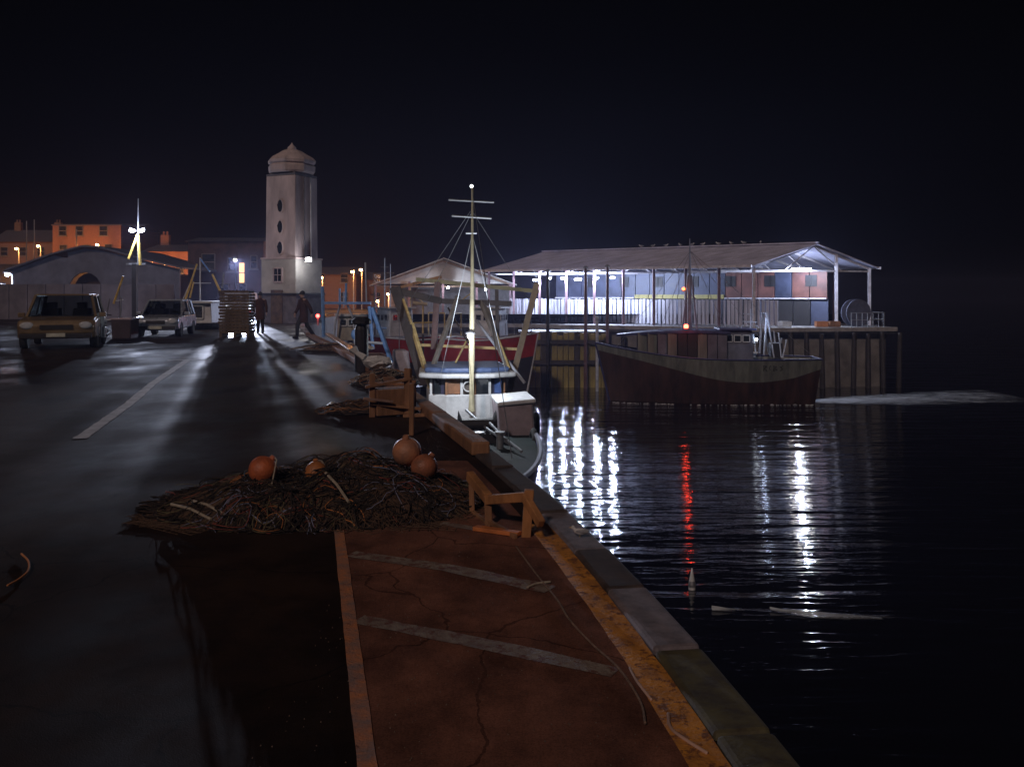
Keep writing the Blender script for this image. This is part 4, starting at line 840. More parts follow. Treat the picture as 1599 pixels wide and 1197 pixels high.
# wheelhouse: local x toward bow. front plane at world depth 27
fx = Lc(MX, 27.0, 0).x; cy0 = Lc(MX, 27.0, 0).y
zr_ = 5.3+Z(580, 27); zs = 5.3+Z(590, 27); zb = 5.3+Z(616, 27); zf = 5.3+Z(645, 27)
hwid = 1.20
mb = MB(); mb.prism([(fx-2.6, cy0-hwid), (fx-.25, cy0-hwid), (fx, cy0-hwid*.55), (fx, cy0+hwid*.55), (fx-.25, cy0+hwid), (fx-2.6, cy0+hwid)], zf-.3, zb); mb.build('wheelhouse', M_white, ma, bev=.03)
mb = MB(); mb.prism([(fx-2.5, cy0-hwid+.1), (fx-.36, cy0-hwid+.1), (fx-.12, cy0-hwid*.5), (fx-.12, cy0+hwid*.5), (fx-.36, cy0+hwid-.1), (fx-2.5, cy0+hwid-.1)], zb, zs); mb.build('window_band', mat('dim_interior', (.05, .05, .09), .3), ma)
for i, yy in enumerate((-1.12, -.66, -.2, .2, .66, 1.12)):
    xx = fx-.06 if abs(yy) < .7 else fx-.3
    MB().beam((xx, cy0+yy, zb-.03), (xx-.03, cy0+yy, zs+.03), .075).build('window_post', M_wood if i % 2 else M_white, ma)
for i, yy in enumerate((-.88, -.43, 0, .43, .88)):
    xx = fx-.10 if abs(yy) < .7 else fx-.21
    mm = [mat('blue_reflecting_glass', (.07, .12, .30), .15), M_glass, mat('grey_window', (.14, .12, .11), .2), mat('amber_curtain', (.30, .14, .07), .6), M_glass][4-i]
    MB().box((xx, cy0+yy, (zb+zs)/2), (.03, .36, zs-zb-.04), rz=0 if abs(yy) < .7 else (-.6 if yy > 0 else .6)).build('window_pane', mm, ma)
rp = [(fx-2.9, cy0-1.42), (fx-.2, cy0-1.5), (fx+.2, cy0-.8), (fx+.28, cy0), (fx+.2, cy0+.8), (fx-.2, cy0+1.5), (fx-2.9, cy0+1.42)]
MB().prism(rp, zs, zs+.14).build('wheelhouse_roof', M_white, ma, bev=.045)
mb = MB(); mb.prism([(fx-2.7+(x-fx+2.7)*.9, cy0+(y-cy0)*.88) for x, y in rp], zs+.14, zs+.30); mb.build('roof_top', mat('blue_roof_paint', (.10, .15, .30), .4), ma, bev=.07)
# life-ring and porthole on the front
MB().tube([(fx+.03, cy0-.0+.15*cos(a*pi/6), zb+.25+.15*sin(a*pi/6)) for a in range(13)], .025, 6, False).build('wiper_ring', M_white, ma)
# tall mast
mb = MB(); mb.tube([Lc(*W(737, 642, 26.2)), Lc(*W(737, 560, 26.2)), Lc(*W(738, 430, 26.2)), Lc(*W(738, 292, 26.2))], [.10, .09, .055, .03], 10); mb.build('mast', mat('mast_yellow', (.44, .40, .27), .55, 0, .4, 2), ma)
for (pa, ya, pb, yb_) in ((701, 312, 772, 316), (706, 337, 768, 341), (728, 364, 745, 364)):
    MB().tube([Lc(*W(pa, ya, 26.2)), Lc(*W(pb, yb_, 26.2))], .03, 6).build('crosstree', M_steel, ma)
MB().ball(Lc(*W(737, 291, 26.2)), .055, 8).build('mast_lamp', emit('mast_top_lamp', (.9, .95, 1), 3), ma)
hd = MB().lathe([(.05, .1), (.14, .06), (.15, 0)], 12, Lc(*W(735, 522, 25.9))).build('lamp_shade', M_house, ma)
MB().ball(Lc(*W(735, 525, 25.9)), .085, 10).build('bulb', emit('work_bulb', (1, .98, .9), 30), hd)
light(Lc(*W(733, 532, 24.6)), 300, (.85, .91, 1), ma, .08)
# square rig frame behind the wheelhouse
D1 = 29.5
M_frm = mat('dark_brown_rig_timber', (.055, .042, .04), .7, 0, .5, 3, .3); M_frl = mat('ochre_rig_pole', (.66, .50, .22), .6, 0, .5, 3)
for nm, segs, mm in (('frame_post', ((618, 448, 664, 600, .34),), M_frm), ('frame_post', ((839, 442, 795, 612, .20),), mat('brown_post', (.2, .15, .10), .7)), ('frame_beam', ((612, 452, 690, 470, .22), ), M_frm), ('frame_beam', ((690, 470, 800, 474, .17),), M_frm), ('frame_beam', ((650, 436, 842, 455, .13),), mat('olive_beam', (.24, .22, .13), .7)), ('frame_beam', ((612, 452, 690, 432, .10),), M_wood),
                     ('brace_pole', ((643, 505, 680, 628, .13),), M_frl), ('brace_pole', ((628, 462, 643, 505, .08),), M_frl), ('cross_pole', ((648, 538, 812, 545, .09),), M_frl), ('inner_post', ((684, 440, 678, 545, .20),), mat('plum_post', (.16, .10, .10), .7)), ('inner_post', ((776, 452, 778, 540, .12),), M_frm), ('brace_pole', ((716, 462, 672, 585, .13),), mat('grey_brace', (.2, .18, .16), .7)),
                     ('brace_pole', ((752, 470, 800, 590, .15),), mat('grey_brace', (.2, .18, .16), .7)), ('stay', ((735, 520, 712, 566, .05),), M_frl), ('stay', ((744, 500, 820, 598, .08),), M_bw), ('stay', ((760, 480, 796, 575, .06),), M_frl), ('stay', ((700, 480, 735, 540, .05),), M_frm)):
    mb = MB()
    for s_ in segs: wbeam(mb, *s_[:4], D1, D1-1.0 if nm in ('brace_pole', 'stay') else D1, s_[4])
    mb.build(nm, mm, ma, bev=.01)
# right side locker, foredeck gear
lk = MB(); q = Lc(X(801, 24.6), 24.8, 0); zl = 5.3
lk.box((q.x, q.y, zl+Z(650, 24.8)), (1.7, .95, .95), M=Matrix.Rotation(.08, 3, 'X')); lk.build('deck_locker', mat('pinkish_white_locker', (.30, .25, .28), .5, 0, .3, 2), ma, bev=.05)
lk = MB(); lk.box((q.x, q.y, zl+Z(622, 24.8)), (1.85, 1.05, .12), M=Matrix.Rotation(.08, 3, 'X')); lk.build('locker_lid', M_white, ma, bev=.04)
mb = MB(); q = Lc(X(745, 22.5), 22.8, 0); zd = 3.22; mb.lathe([(.22, -.5), (.36, -.48), (.16, -.4), (.16, .4), (.36, .48), (.22, .5)], 14, (q.x, q.y, zd+.42), axis='Y'); mb.box((q.x, q.y, zd+.12), (.9, 1.2, .24)); mb.build('anchor_winch', M_black, ma)
mb = MB(); q = Lc(X(765, 21.3), 21.3, 0)
for dx in (-.25, .25): MB().lathe([(.09, 0), (.09, .4), (.13, .42), (.13, .46)], 10, (q.x, q.y+dx, zd)).build('bollard_post', M_steel, ma)
for i, (pa, pb, dd) in enumerate((((690, 648), (760, 700), 22.5), ((728, 640), (800, 700), 23), ((760, 655), (815, 690), 22))):
    mb = MB(); a = Lc(*W(*pa, dd+1)); b_ = Lc(*W(*pb, dd-2)); a.z = max(a.z, zd+.1); b_.z = zd+.12+i*.05; mb.tube([a, a.lerp(b_, .5)+Vector((0, 0, -.06)), b_], .035, 6); mb.build('deck_spar', M_bw if i == 0 else M_steel, ma)
# vertical blue-lit fender line on the right bow
# ---- blue gantry boat
mbt = thing('blue_gantry_boat', 'moored boat with bright blue gallows frame and cream wheelhouse', 'fishing boat', (-7.2, 43.5, WZ), radians(-90+12)); bpy.context.view_layer.update()
hull_parts(mbt, 12.5, 3.3, 4.0, 3.5, 3.6, M_hullA, mat('dull_brown_bulwark', (.14, .1, .08), .6), lambda s: .5, draft=1.0, deck_drop=.5)
def bbeam(nm, mm, segs, dd, root, round_=True):
    for (x0, y0, x1, y1, wd) in segs:
        mb = MB(); a, b_ = Lc(*W(x0, y0, dd), root), Lc(*W(x1, y1, dd), root)
        mb.tube([a, b_], wd/2, 8) if round_ else mb.beam(a, b_, wd); mb.build(nm, mm, root)
bbeam('gantry_post', M_blue, ((504, 447, 506, 526, .16), (531, 450, 531, 476, .09), (541, 442, 540, 476, .10)), 40, mbt)
bbeam('gantry_beam', M_blue, ((504, 473, 580, 473, .11),), 40, mbt, False)
bbeam('hoop_leg', M_bw, ((532, 476, 525, 500, .10), (525, 500, 522, 528, .08), (543, 476, 551, 495, .10), (551, 495, 556, 528, .08)), 40.2, mbt)
bbeam('mast', M_bw, ((571, 410, 573, 475, .07), (537, 455, 537, 480, .06)), 40.6, mbt)
mb = MB(); p = Lc(X(546, 41), 41.3, 0, mbt); mb.box((p.x, p.y, 5.3+Z(512, 41)), (1.3, 1.25, 1.15), taper=(.9, .9)); mb.build('wheelhouse', mat('cream_paint', (.36, .34, .29), .6), mbt, bev=.05)
window_row(mbt, p.x+.64, p.y, 5.3+Z(503, 41), 3, .26, .3, .07, (0, 1, 0), (1, 0, 0))
MB().box((p.x, p.y, 5.3+Z(492, 41)), (1.5, 1.45, .08)).build('wheelhouse_roof', M_white, mbt, bev=.02)
# the nearer blue A frame
ab = thing('blue_a_frame_boat', 'small workboat whose blue A frame leans over the quay edge', 'workboat', (-4.75, 33.6, WZ), radians(-90+14)); bpy.context.view_layer.update()
hull_parts(ab, 7.0, 2.6, 3.9, 3.5, 3.5, M_hullA, M_navy, lambda s: .4, draft=.9, deck_drop=.4)
bbeam('a_frame_leg', M_blue, ((581, 480, 612, 566, .17), (577, 478, 583, 545, .12), (588, 512, 604, 512, .07)), 31.5, ab)
bbeam('a_frame_stay', M_bw, ((556, 520, 560, 548, .06), (553, 525, 557, 560, .05), (571, 534, 598, 536, .10), (586, 575, 610, 572, .06)), 31.0, ab)
mb = MB(); mb.ball(Lc(*W(554, 522, 31), ab), .13, 10, (1, 1, 1.4)); mb.build('buoy_blue', M_blue, ab, smooth=True)
mb = MB(); q = Lc(*W(626, 564, 32.5), ab); mb.box((q.x, q.y, q.z), (1.2, .62, .85), taper=(.85, .75)); mb.build('cuddy', mat('pale_mauve_paint', (.42, .38, .42), .6), ab, bev=.06)
mb = MB(); q = Lc(*W(622, 583, 32), ab); mb.box((q.x, q.y, q.z), (.7, .55, .12)); mb.build('hatch_cover', M_bw, ab, bev=.03)
# ---- red boats
def red_boat(px, d, rz, label, L=9.5, whx=.8, mast=True):
    t = thing('red_fishing_boat', label, 'fishing boat', (X(px, d), d, WZ), rz, 'red hulled boats beside the grey shed')
    hull_parts(t, L, 3.4, 4.3, 3.8, 3.9, M_black, M_red, lambda s: 1.55, draft=1, deck_drop=.5, m_rail=M_white, rake=.9)
    mb = MB(); mb.box((whx, 0, 5.0), (2.0, 1.9, 1.9), taper=(.88, .9)); mb.build('wheelhouse', M_white, t, bev=.06)
    window_row(t, whx+.97, 0, 5.35, 3, .4, .42, .1, (0, 1, 0), (1, 0, 0)); window_row(t, whx, -.9, 5.35, 3, .4, .42, .14, (1, 0, 0), (0, -1, 0)); window_row(t, whx, .9, 5.35, 3, .4, .42, .14, (1, 0, 0), (0, 1, 0))
    MB().box((whx, 0, 6.0), (2.2, 2.1, .1)).build('wheelhouse_roof', M_white, t, bev=.03)
    mb = MB(); mb.tube([(whx-1.3, 0, 3.6), (whx-1.3, 0, 7.4)], [.08, .04], 7); mb.tube([(whx-1.3, 0, 7.1), (whx-2.6, 0, 6.2)], .04, 6); mb.build('mast', M_frl, t)
    mb = MB(); mb.tube([(-L*.42, -1, 4), (-L*.42, -1, 5.6), (-L*.42, 1, 5.6), (-L*.42, 1, 4)], .06, 7); mb.build('gallows', M_frl, t)
    mb = MB()
    for k in range(5): mb.tube([(L*.2+k*.55, -1.3+k*.2, 4.2), (L*.2+k*.55, -1.3+k*.2, 5.0)], .025, 5)
    mb.build('guard_rail', M_steel, t); return t
red_boat(632, 62, radians(-140), 'red hulled boat with white wheelhouse left of the square rig frame', 6.5)
red_boat(762, 61.5, radians(-18), 'red hulled boat with white wheelhouse seen through the square rig frame', 5.6, whx=.2)
p = pole_set('signal_post', 'thin yellow T shaped post seen through the left side of the rig frame', 'post', (X(660, 45), 47, WZ), [(W(661, 520, 47), W(661, 476, 47), .10, M_frl, 'post_shaft'), (W(645, 473, 47), W(668, 475, 47), .22, mat('cream_board', (.5, .42, .3), .6), 'board'), (W(647, 504, 47), W(680, 503, 47), .08, M_frl, 'arm'), (W(661, 522, 47), Vector((X(661, 47), 47, WZ)), .12, M_frm, 'pile')])
p.location = (0, 0, 0)
for ch in p.children: ch.location = (0, 0, 0)
for ch in p.children:
    off = Vector((X(660, 45), 47, WZ)); ch.data = ch.data; 
p.location = (X(660, 45), 47, WZ)
# two tall mooring posts by the pier
for (px, pt, pb, d, lb, mm, wd) in ((915, 419, 508, 65.5, 'tall dark plum mooring post rising in front of the shed', M_post, .26), (949, 417, 506, 65.3, 'tall red brown mooring post near the bow of the trawler', M_post, .24), (856, 424, 470, 65.6, 'short dark post hanging by the bright left shed lamp', M_black, .24)):
    t = thing('mooring_post', lb, 'post', (X(px, d), d, WZ), 0, 'tall posts along the jetty'); MB().tube([(0, 0, 0), (0, 0, Z(pt, d)-WZ)], [wd*.6, wd*.42], 9).build('pile', mm, t); MB().lathe([(.2, 0), (.2, .1), (.05, .2)], 9, (0, 0, Z(pt, d)-WZ)).build('pile_cap', M_steel, t)
# ladder on the jetty with blue white marker lamp at the bow
mk = thing('channel_marker', 'slim blue white marker post just ahead of the trawler bow', 'marker post', (X(932, 64), 63.6, WZ)); MB().tube([(0, 0, 0), (0, 0, Z(500, 63.6)-WZ)], .11, 8).build('pile', M_bw, mk); MB().ball((0, 0, Z(497, 63.6)-WZ), .17, 10).build('top_mark', M_bw, mk)

# ================================================================== QUAYSIDE CLUTTER
def post(px, pyt, pyb, wd, name, label, m_, lean=0, grp=None, bev=.015, round_=False, cap=False):
    g = G(px, pyb); t = thing(name, label, 'post', g, 0, grp); h = EYE-(pyt-458)/FPX*g.y
    mb = MB(); (mb.tube([(0, 0, 0), (0, 0, h*.9), (0, 0, h)], [wd/2, wd/2, wd*.38], 12) if round_ else mb.beam((0, 0, 0), (lean, 0, h), wd)); mb.build('post_shaft', m_, t, bev=0 if round_ else bev)
    if cap: MB().lathe([(wd*.5, 0), (wd*.72, .03), (wd*.72, .1), (wd*.4, .17)], 12, (0, 0, h)).build('head', m_, t)
    return t
post(565, 507, 580, .30, 'bollard', 'stout black mooring bollard at the quay edge before the blue frame', M_black, round_=True, cap=True)
post(643, 598, 680, .06, 'timber_post', 'slim brown post standing right of the broken crate', M_wood, .01)
cr = thing('broken_crate', 'broken brown wooden crate and rails at the quay edge by the moored boat', 'crate', G(618, 650), .25)
for (a, b_, wd) in (((-.32, 0, 0), (-.32, 0, .60), .08), ((.16, 0, 0), (.18, .02, .66), .10), ((-.42, -.04, .42), (.22, .0, .52), .07), ((-.36, -.05, .2), (.34, -.04, .1), .07), ((-.3, .3, 0), (-.3, .3, .5), .07), ((.3, .34, 0), (.3, .34, .46), .07), ((-.34, .34, .44), (.34, .3, .40), .06), ((-.32, 0, .3), (-.30, .34, .36), .05), ((.1, -.1, .02), (.62, -.3, .05), .08), ((-.45, -.15, .28), (-.05, -.12, .22), .06)):
    MB().beam(a, b_, wd, wd*.55).build('plank', M_wood if random.random() < .65 else mat('pinkish_wood', (.32, .2, .16), .75, 0, .4, 5), cr, bev=.006)
MB().box((-.05, .15, .2), (.5, .35, .36), rz=.2).build('inner_box', M_wood, cr, bev=.01)
pb = thing('leaning_plank', 'pale wet plank lying across the quay edge left of the bollard', 'plank', G(536, 538)); a = G(512, 525); c = G(552, 560)
MB().beam((0, 0, .08)+0*a if False else Vector((a.x-G(536, 538).x, a.y-G(536, 538).y, .10)), Vector((c.x-G(536, 538).x, c.y-G(536, 538).y, .22)), .22, .06).build('board', mat('wet_pinkish_plank', (.42, .34, .32), .35), pb, bev=.01)
def heap(px, py, r, h, label, m_, seed, name='gear_heap', cat='fishing gear', sx=1.4, n=60, mats=None, group=None):
    rnd = random.Random(seed); t = thing(name, label, cat, G(px, py), rnd.random(), group)
    mb = MB(); N = 26; M_ = 12; vs = []; fs = []
    for j in range(M_+1):
        for i in range(N):
            a = 2*pi*i/N; rr = j/M_; z = h*(1-rr**2)*(.75+.25*sin(3*a+seed)+.2*rnd.uniform(-1, 1))-.02*rr
            vs.append((r*sx*rr*cos(a)*(1+.12*sin(2*a+seed)), r*rr*sin(a), max(-.02, z)))
    for j in range(M_):
        for i in range(N): fs.append((j*N+i, j*N+(i+1) % N, (j+1)*N+(i+1) % N, (j+1)*N+i))
    mb.add(vs, fs); mb.build('net_mass', m_, t)
    for _ in range(3):
        mb = MB()
        for k in range(n):
            a = rnd.uniform(0, 6.28); rr = rnd.random()**.6; a2 = a+rnd.uniform(-1.4, 1.4); r2 = min(1, rr+rnd.uniform(-.5, .5)); q = []
            for i in range(8):
                f = i/7; aa = a+(a2-a)*f; r_ = abs(rr+(r2-rr)*f); q.append((r*sx*r_*cos(aa), r*r_*sin(aa), h*(1-r_*r_)*1.02+.02+.05*sin(f*pi)*rnd.random()))
            mb.tube(q, rnd.uniform(.003, .008), 4, False)
        tag(mb.build('rope_tangle', (mats or [M_wood, M_rope, M_pile])[_ % 3], t), kind='stuff')
    return t
M_net = mat('dark_net', (.018, .016, .017), .9, 0, .5, 12, 1.0)
heap(600, 598, .6, .22, 'small heap of dark netting behind the broken crate', M_net, 2, sx=1.2)
heap(520, 546, .9, .16, 'low dark heap of gear along the edge left of the bollard', M_net, 5, sx=1.5)
heap(570, 640, .5, .10, 'flat brown heap of rope between the road and the crate', M_net, 6, sx=1.6, mats=[M_wood, M_wood2, M_frm])
bag = thing('white_sack', 'crumpled white sack on the gear at the quay edge', 'sack', G(590, 590)+Vector((0, .0, .20)))
rnd = random.Random(4); mb = MB(); mb.ball((0, 0, .12), .2, 16, (1.5, .8, .55)); mb.v = [(x+rnd.uniform(-.03, .03), y+rnd.uniform(-.03, .03), z+rnd.uniform(-.03, .03)) for x, y, z in mb.v]; mb.build('sack_body', M_white, bag, smooth=False)
mb = MB(); mb.tube([(-.25, 0, .2), (-.42, .05, .3), (-.5, .08, .38)], [.08, .05, .09], 7); mb.build('neck', M_white, bag)
pk = thing('paper_scrap', 'small pale scrap lying alone on the wet road', 'scrap', G(516, 637)); mb = MB(); mb.add([(-.07, -.05, .01), (.08, -.04, .02), (.06, .06, .09), (-.05, .05, .05), (.02, .0, .10)], [(0, 1, 4), (1, 2, 4), (2, 3, 4), (3, 0, 4)]); mb.build('paper', M_white, pk)
# broken timber rail near the net pile
M_or = mat('orange_worn_timber', (.42, .19, .07), .75, 0, .5, 5, .5, stretch=(1, 1, .3))
tf = thing('timber_guard_rail', 'low orange brown timber guard rail at the quay edge beyond the yellow line', 'guard rail', G(790, 812))
o = G(790, 812)
def gp(px, py, pyb): g = G(px, pyb); return Vector((g.x, g.y, EYE-(py-458)/FPX*g.y))-o
for (a, b_, wd, nm) in (((736, 743, 800), (738, 800, 800), .035, 'upright'), ((762, 774, 820), (764, 820, 820), .045, 'upright'), ((827, 764, 838), (822, 838, 838), .055, 'upright'), ((734, 742, 800), (763, 778, 820), .06, 'rail'), ((761, 780, 820), (826, 775, 838), .055, 'rail'), ((738, 800, 800), (766, 822, 822), .035, 'rail'), ((764, 814, 820), (806, 838, 842), .03, 'splinter'), ((820, 775, 838), (846, 818, 850), .05, 'rail')):
    MB().beam(gp(*a), gp(*b_), wd, wd*1.2).build(nm, M_or if wd > .045 else M_wood, tf, bev=.006)
ob = thing('orange_board', 'short bright orange board lying at the foot of the guard rail', 'board', G(776, 834)); a, c = G(742, 828)-G(776, 834), G(812, 839)-G(776, 834)
MB().beam(a+Vector((0, 0, .02)), c+Vector((0, 0, .025)), .07, .03).build('plank', mat('bright_orange_paint', (.62, .2, .06), .6, 0, .4, 8), ob, bev=.006)
def rope(name, label, pts, r, m_, cat='rope', z=.016):
    P = [G(*p) for p in pts]; Q = []
    for i in range(len(P)-1):
        p0, p1, p2, p3 = P[max(0, i-1)], P[i], P[i+1], P[min(len(P)-1, i+2)]
        for k in range(10):
            f = k/10; Q.append(.5*((2*p1)+(p2-p0)*f+(2*p0-5*p1+4*p2-p3)*f*f+(3*p1-p0-3*p2+p3)*f**3)+Vector((0, 0, z)))
    Q.append(P[-1]+Vector((0, 0, z))); base = Q[len(Q)//2].copy(); base.z = 0; n = len(Q)
    o = bpy.data.objects.new(name, MB().tube([q-base for q in Q], r, 7).mesh(name, m_, True)); COL.objects.link(o); o.location = base; return tag(o, label, cat)
rope('mooring_rope', 'pale rope running from the guard rail foot beside the yellow line', [(806, 856), (838, 900), (870, 940), (890, 972), (925, 1010), (968, 1050), (1000, 1100), (1008, 1135)], .0055, mat('dirty_rope', (.26, .17, .12), .9, 0, .5, 30, .4))
rope('rope_end', 'short curved pale rope end lying on the yellow line', [(1044, 1120), (1048, 1142), (1070, 1160), (1105, 1182)], .007, mat('pink_rope', (.55, .36, .28), .8))
rope('rope_end', 'short rope scrap higher on the yellow line near the second cross line', [(984, 1048), (996, 1070), (1018, 1098)], .006, mat('pink_rope', (.55, .36, .28), .8))
rope('frayed_rope', 'thin branch of rope crossing the first painted cross line', [(824, 921), (838, 915), (860, 912)], .007, M_rope)
rope('rope_scrap', 'hooked scrap of orange rope on the dark ground at the far left', [(34, 868), (45, 880), (44, 895), (30, 908), (12, 918)], .006, mat('orange_rope', (.6, .22, .06), .8))
# gull on the edge, then bright water glints built as shapes
gull(Vector((smooth_edge(6.0)-.1, 6.05, .04)), 1.4, 'white gull standing on the quay edge above the dark water', .22).pop('group')
fb = thing('water_glint', 'small white upright glint on the dark water, shaped like a float', 'float', (X(1081, 21), 21, WZ)); mb = MB(); mb.lathe([(.02, -.2), (.08, -.05), (.085, .12), (.05, .3), (.012, .5)], 12); mb.build('glint_body', M_white, fb, smooth=True); MB().lathe([(.087, .06), (.089, .12), (.07, .2)], 12).build('band', M_steel, fb)  # white solid standing in for an upright reflection fleck
foam_glint_film('ripple_glint', 'small streak of painted ripple highlight on the black water near the right', 0, [(X(1205, 19.5), 19.6, .05), (X(1270, 19.3), 19.3, .22), (X(1320, 19.3), 19.2, .2), (X(1375, 19.2), 19.1, .06)])  # pale film colour stands in for ripple highlights, here and in the next
foam_glint_film('ripple_glint', 'tiny painted ripple highlight left of the larger streak', 0, [(X(1112, 19.6), 19.6, .04), (X(1135, 19.6), 19.6, .08), (X(1165, 19.6), 19.6, .03)])

# ---- the great net pile with orange floats
M_n1 = mat('tarred_net', (.030, .022, .018), .9, 0, .6, 10, 1.0)
net = thing('net_pile', 'big tangled heap of dark fishing net and rope across the quay', 'fishing net', (0, 0, 0)); O = Vector((-1.50, 7.3, 0)); net.location = O
rnd = random.Random(11)
def nh(x, y):      # height of the pile in net coordinates
    e = ((x+.0)/1.26)**2+((y+.05)/.92)**2
    if e >= 1: return 0
    b = .27*(1-e)**.55*(.82+.18*sin(2.1*x+1)+.14*sin(5.3*x+3*y)+.13*sin(9*x-6*y+1.5*sin(4*y))+.08*sin(17*x+11*y))
    return b*(.5+.5*min(1, max(0, (x+1.3)/.8)))
mb = MB(); NX, NY = 120, 56
for j in range(NY+1):
    for i in range(NX+1):
        x = -2.4+4.6*i/NX; y = -1.1+2.1*j/NY; z = nh(x, y); mb.v.append((x, y, z-.03+(rnd.uniform(-.018, .018) if z > 0 else 0)))
for j in range(NY):
    for i in range(NX):
        a = j*(NX+1)+i; fc = (a, a+1, a+NX+2, a+NX+1)
        if max(mb.v[q_][2] for q_ in fc) > -.03: mb.f.append(fc)
mb.build('net_mass', M_n1, net)
groups = [(M_n1, 900, .002, .007), (mat('brown_twine', (.11, .065, .04), .85, 0, .5, 20), 240, .0015, .004), (mat('olive_twine', (.15, .125, .065), .85, 0, .4, 20), 150, .0015, .004), (mat('blue_grey_twine', (.22, .24, .36), .8, 0, .3, 20), 90, .0015, .004), (mat('orange_rope', (.6, .22, .06), .8), 18, .002, .004), (mat('dark_red_twine', (.25, .06, .04), .85), 60, .0015, .004)]
for gi, (mm, cnt, r0_, r1_) in enumerate(groups):
    mb = MB()
    for _ in range(cnt):
        while True:
            x, y = rnd.uniform(-1.6, 1.25), rnd.uniform(-1.2, .95)
            if ((x+.05)/1.32)**2+((y+.05)/(1.0 if x > -.3 else 1.12))**2 < 1: break
        a = rnd.uniform(0, 6.28); cu = rnd.gauss(0, .42); st = rnd.uniform(.02, .055); q = []; lift = rnd.uniform(0, .025)+(.05 if rnd.random() < .1 else 0); N = rnd.randint(8, 24)
        for i in range(N):
            if ((x+.1)/1.42)**2+((y+.05)/1.02)**2 > 1: break
            q.append((x, y, nh(x, y)+lift*sin(pi*i/(N-1))+.004)); x += st*cos(a); y += st*sin(a); a += cu*.7+rnd.gauss(0, .34)
        if len(q) > 3: mb.tube(q, rnd.uniform(r0_, r1_), 4, False)
    # fine meshes of netting draped over the heap
    tag(mb.build(['tarred_rope', 'brown_twine', 'olive_twine', 'blue_twine', 'orange_twine', 'red_twine'][gi], mm, net), kind='stuff')
mb = MB()
for _ in range(150):
    cx, cyy, an = rnd.uniform(-1.0, .95), rnd.uniform(-.7, .4), rnd.uniform(0, 3.1); sp_ = .055
    for fam in (0, 1):
        for k in range(-5, 6):
            q = []
            for s_ in range(9):
                u = (s_-4)*sp_*1.3; v = k*sp_; uu, vv = (u, v) if fam else (v, u); uu += .02*sin(4*vv+k)
                x = cx+uu*cos(an)-vv*sin(an)*1.2; y = cyy+uu*sin(an)+vv*cos(an); q.append((x, y, nh(x, y)+.008+.006*sin(9*x+7*y)))
            mb.tube(q, .0030, 3, False)
tag(mb.build('net_mesh', mat('brown_twine', (.11, .065, .04), .85, 0, .4, 20), net), kind='stuff')
# a thick footrope looping over the top and a stick
mb = MB(); q = [(-1.05+2.2*i/40, .28+.12*sin(i*.35), 0) for i in range(41)]; mb.tube([(x, y, nh(x, y)+.02) for x, y, z in q], .014, 6); mb.build('headline', mat('brown_twine', (.11, .065, .04), .85, 0, .4, 20), net)
for (a, b_) in (((509, 727), (545, 775)), ((300, 735), (350, 765)), ((268, 722), (330, 745))):
    A1, B1 = W(*a, 6.9)-O, W(*b_, 6.5)-O
    A1.z = nh(A1.x, A1.y)+.05; B1.z = nh(B1.x, B1.y)+.03; MB().tube([A1, (A1+B1)/2+Vector((0, 0, .02)), B1], .011, 6).build('stake', M_rope, net)
fl_l = ['leftmost orange net float resting on the net pile', 'smaller orange net float near the middle of the pile', 'upper pale orange float of the touching pair at the right', 'lower orange float of the touching pair at the right']
for i, (px, py, rp, d) in enumerate(((411, 733, 22, 7.0), (494, 736, 17, 7.0), (636, 705, 20, 7.3), (663, 729, 21, 7.0))):
    
    for dd in [5.8+.02*q_ for q_ in range(130)]:
        p = W(px, py, dd); r = rp/FPX*dd
        if p.z-nh(p.x-O.x, p.y-O.y) < r*(.62 if i < 3 else .95): d = dd; break
    p = W(px, py, d); t = thing('net_float', fl_l[i], 'float', p, i*1.3, 'orange floats on the net pile'); 
    mo = mat(['float_orange', 'float_amber', 'float_pale', 'float_dull'][i], [(.60, .15, .045), (.55, .20, .05), (.52, .22, .11), (.44, .15, .07)][i], .5, 0, .45, 7, .3, col2=[(.28, .08, .04), (.30, .11, .04), (.25, .13, .09), (.18, .08, .05)][i])
    MB().ball((0, 0, 0), r, 26, (1, 1, .96)).build('ball', mo, t, smooth=True)
    q = .5+.6*i; e = Vector((cos(q)*.7, .2, .75)).normalized()
    MB().tube([e*(r*.96), e*(r*1.2)], [r*.26, r*.2], 10).build('eye_lug', mo, t, bev=.002)
    sm = MB(); sm.tube([(r*1.004*cos(a*pi/16), 0, r*.965*sin(a*pi/16)) for a in range(33)], .0022, 5, False); sm.build('seam', mo, t)
    MB().tube([e*(r*1.12), e*(r*1.2)+Vector((.03, -.04, -.02)), Vector((.1, -.12, -r)), Vector((.14, -.18, -r-.1))], .006, 6).build('lanyard', M_rope, t)

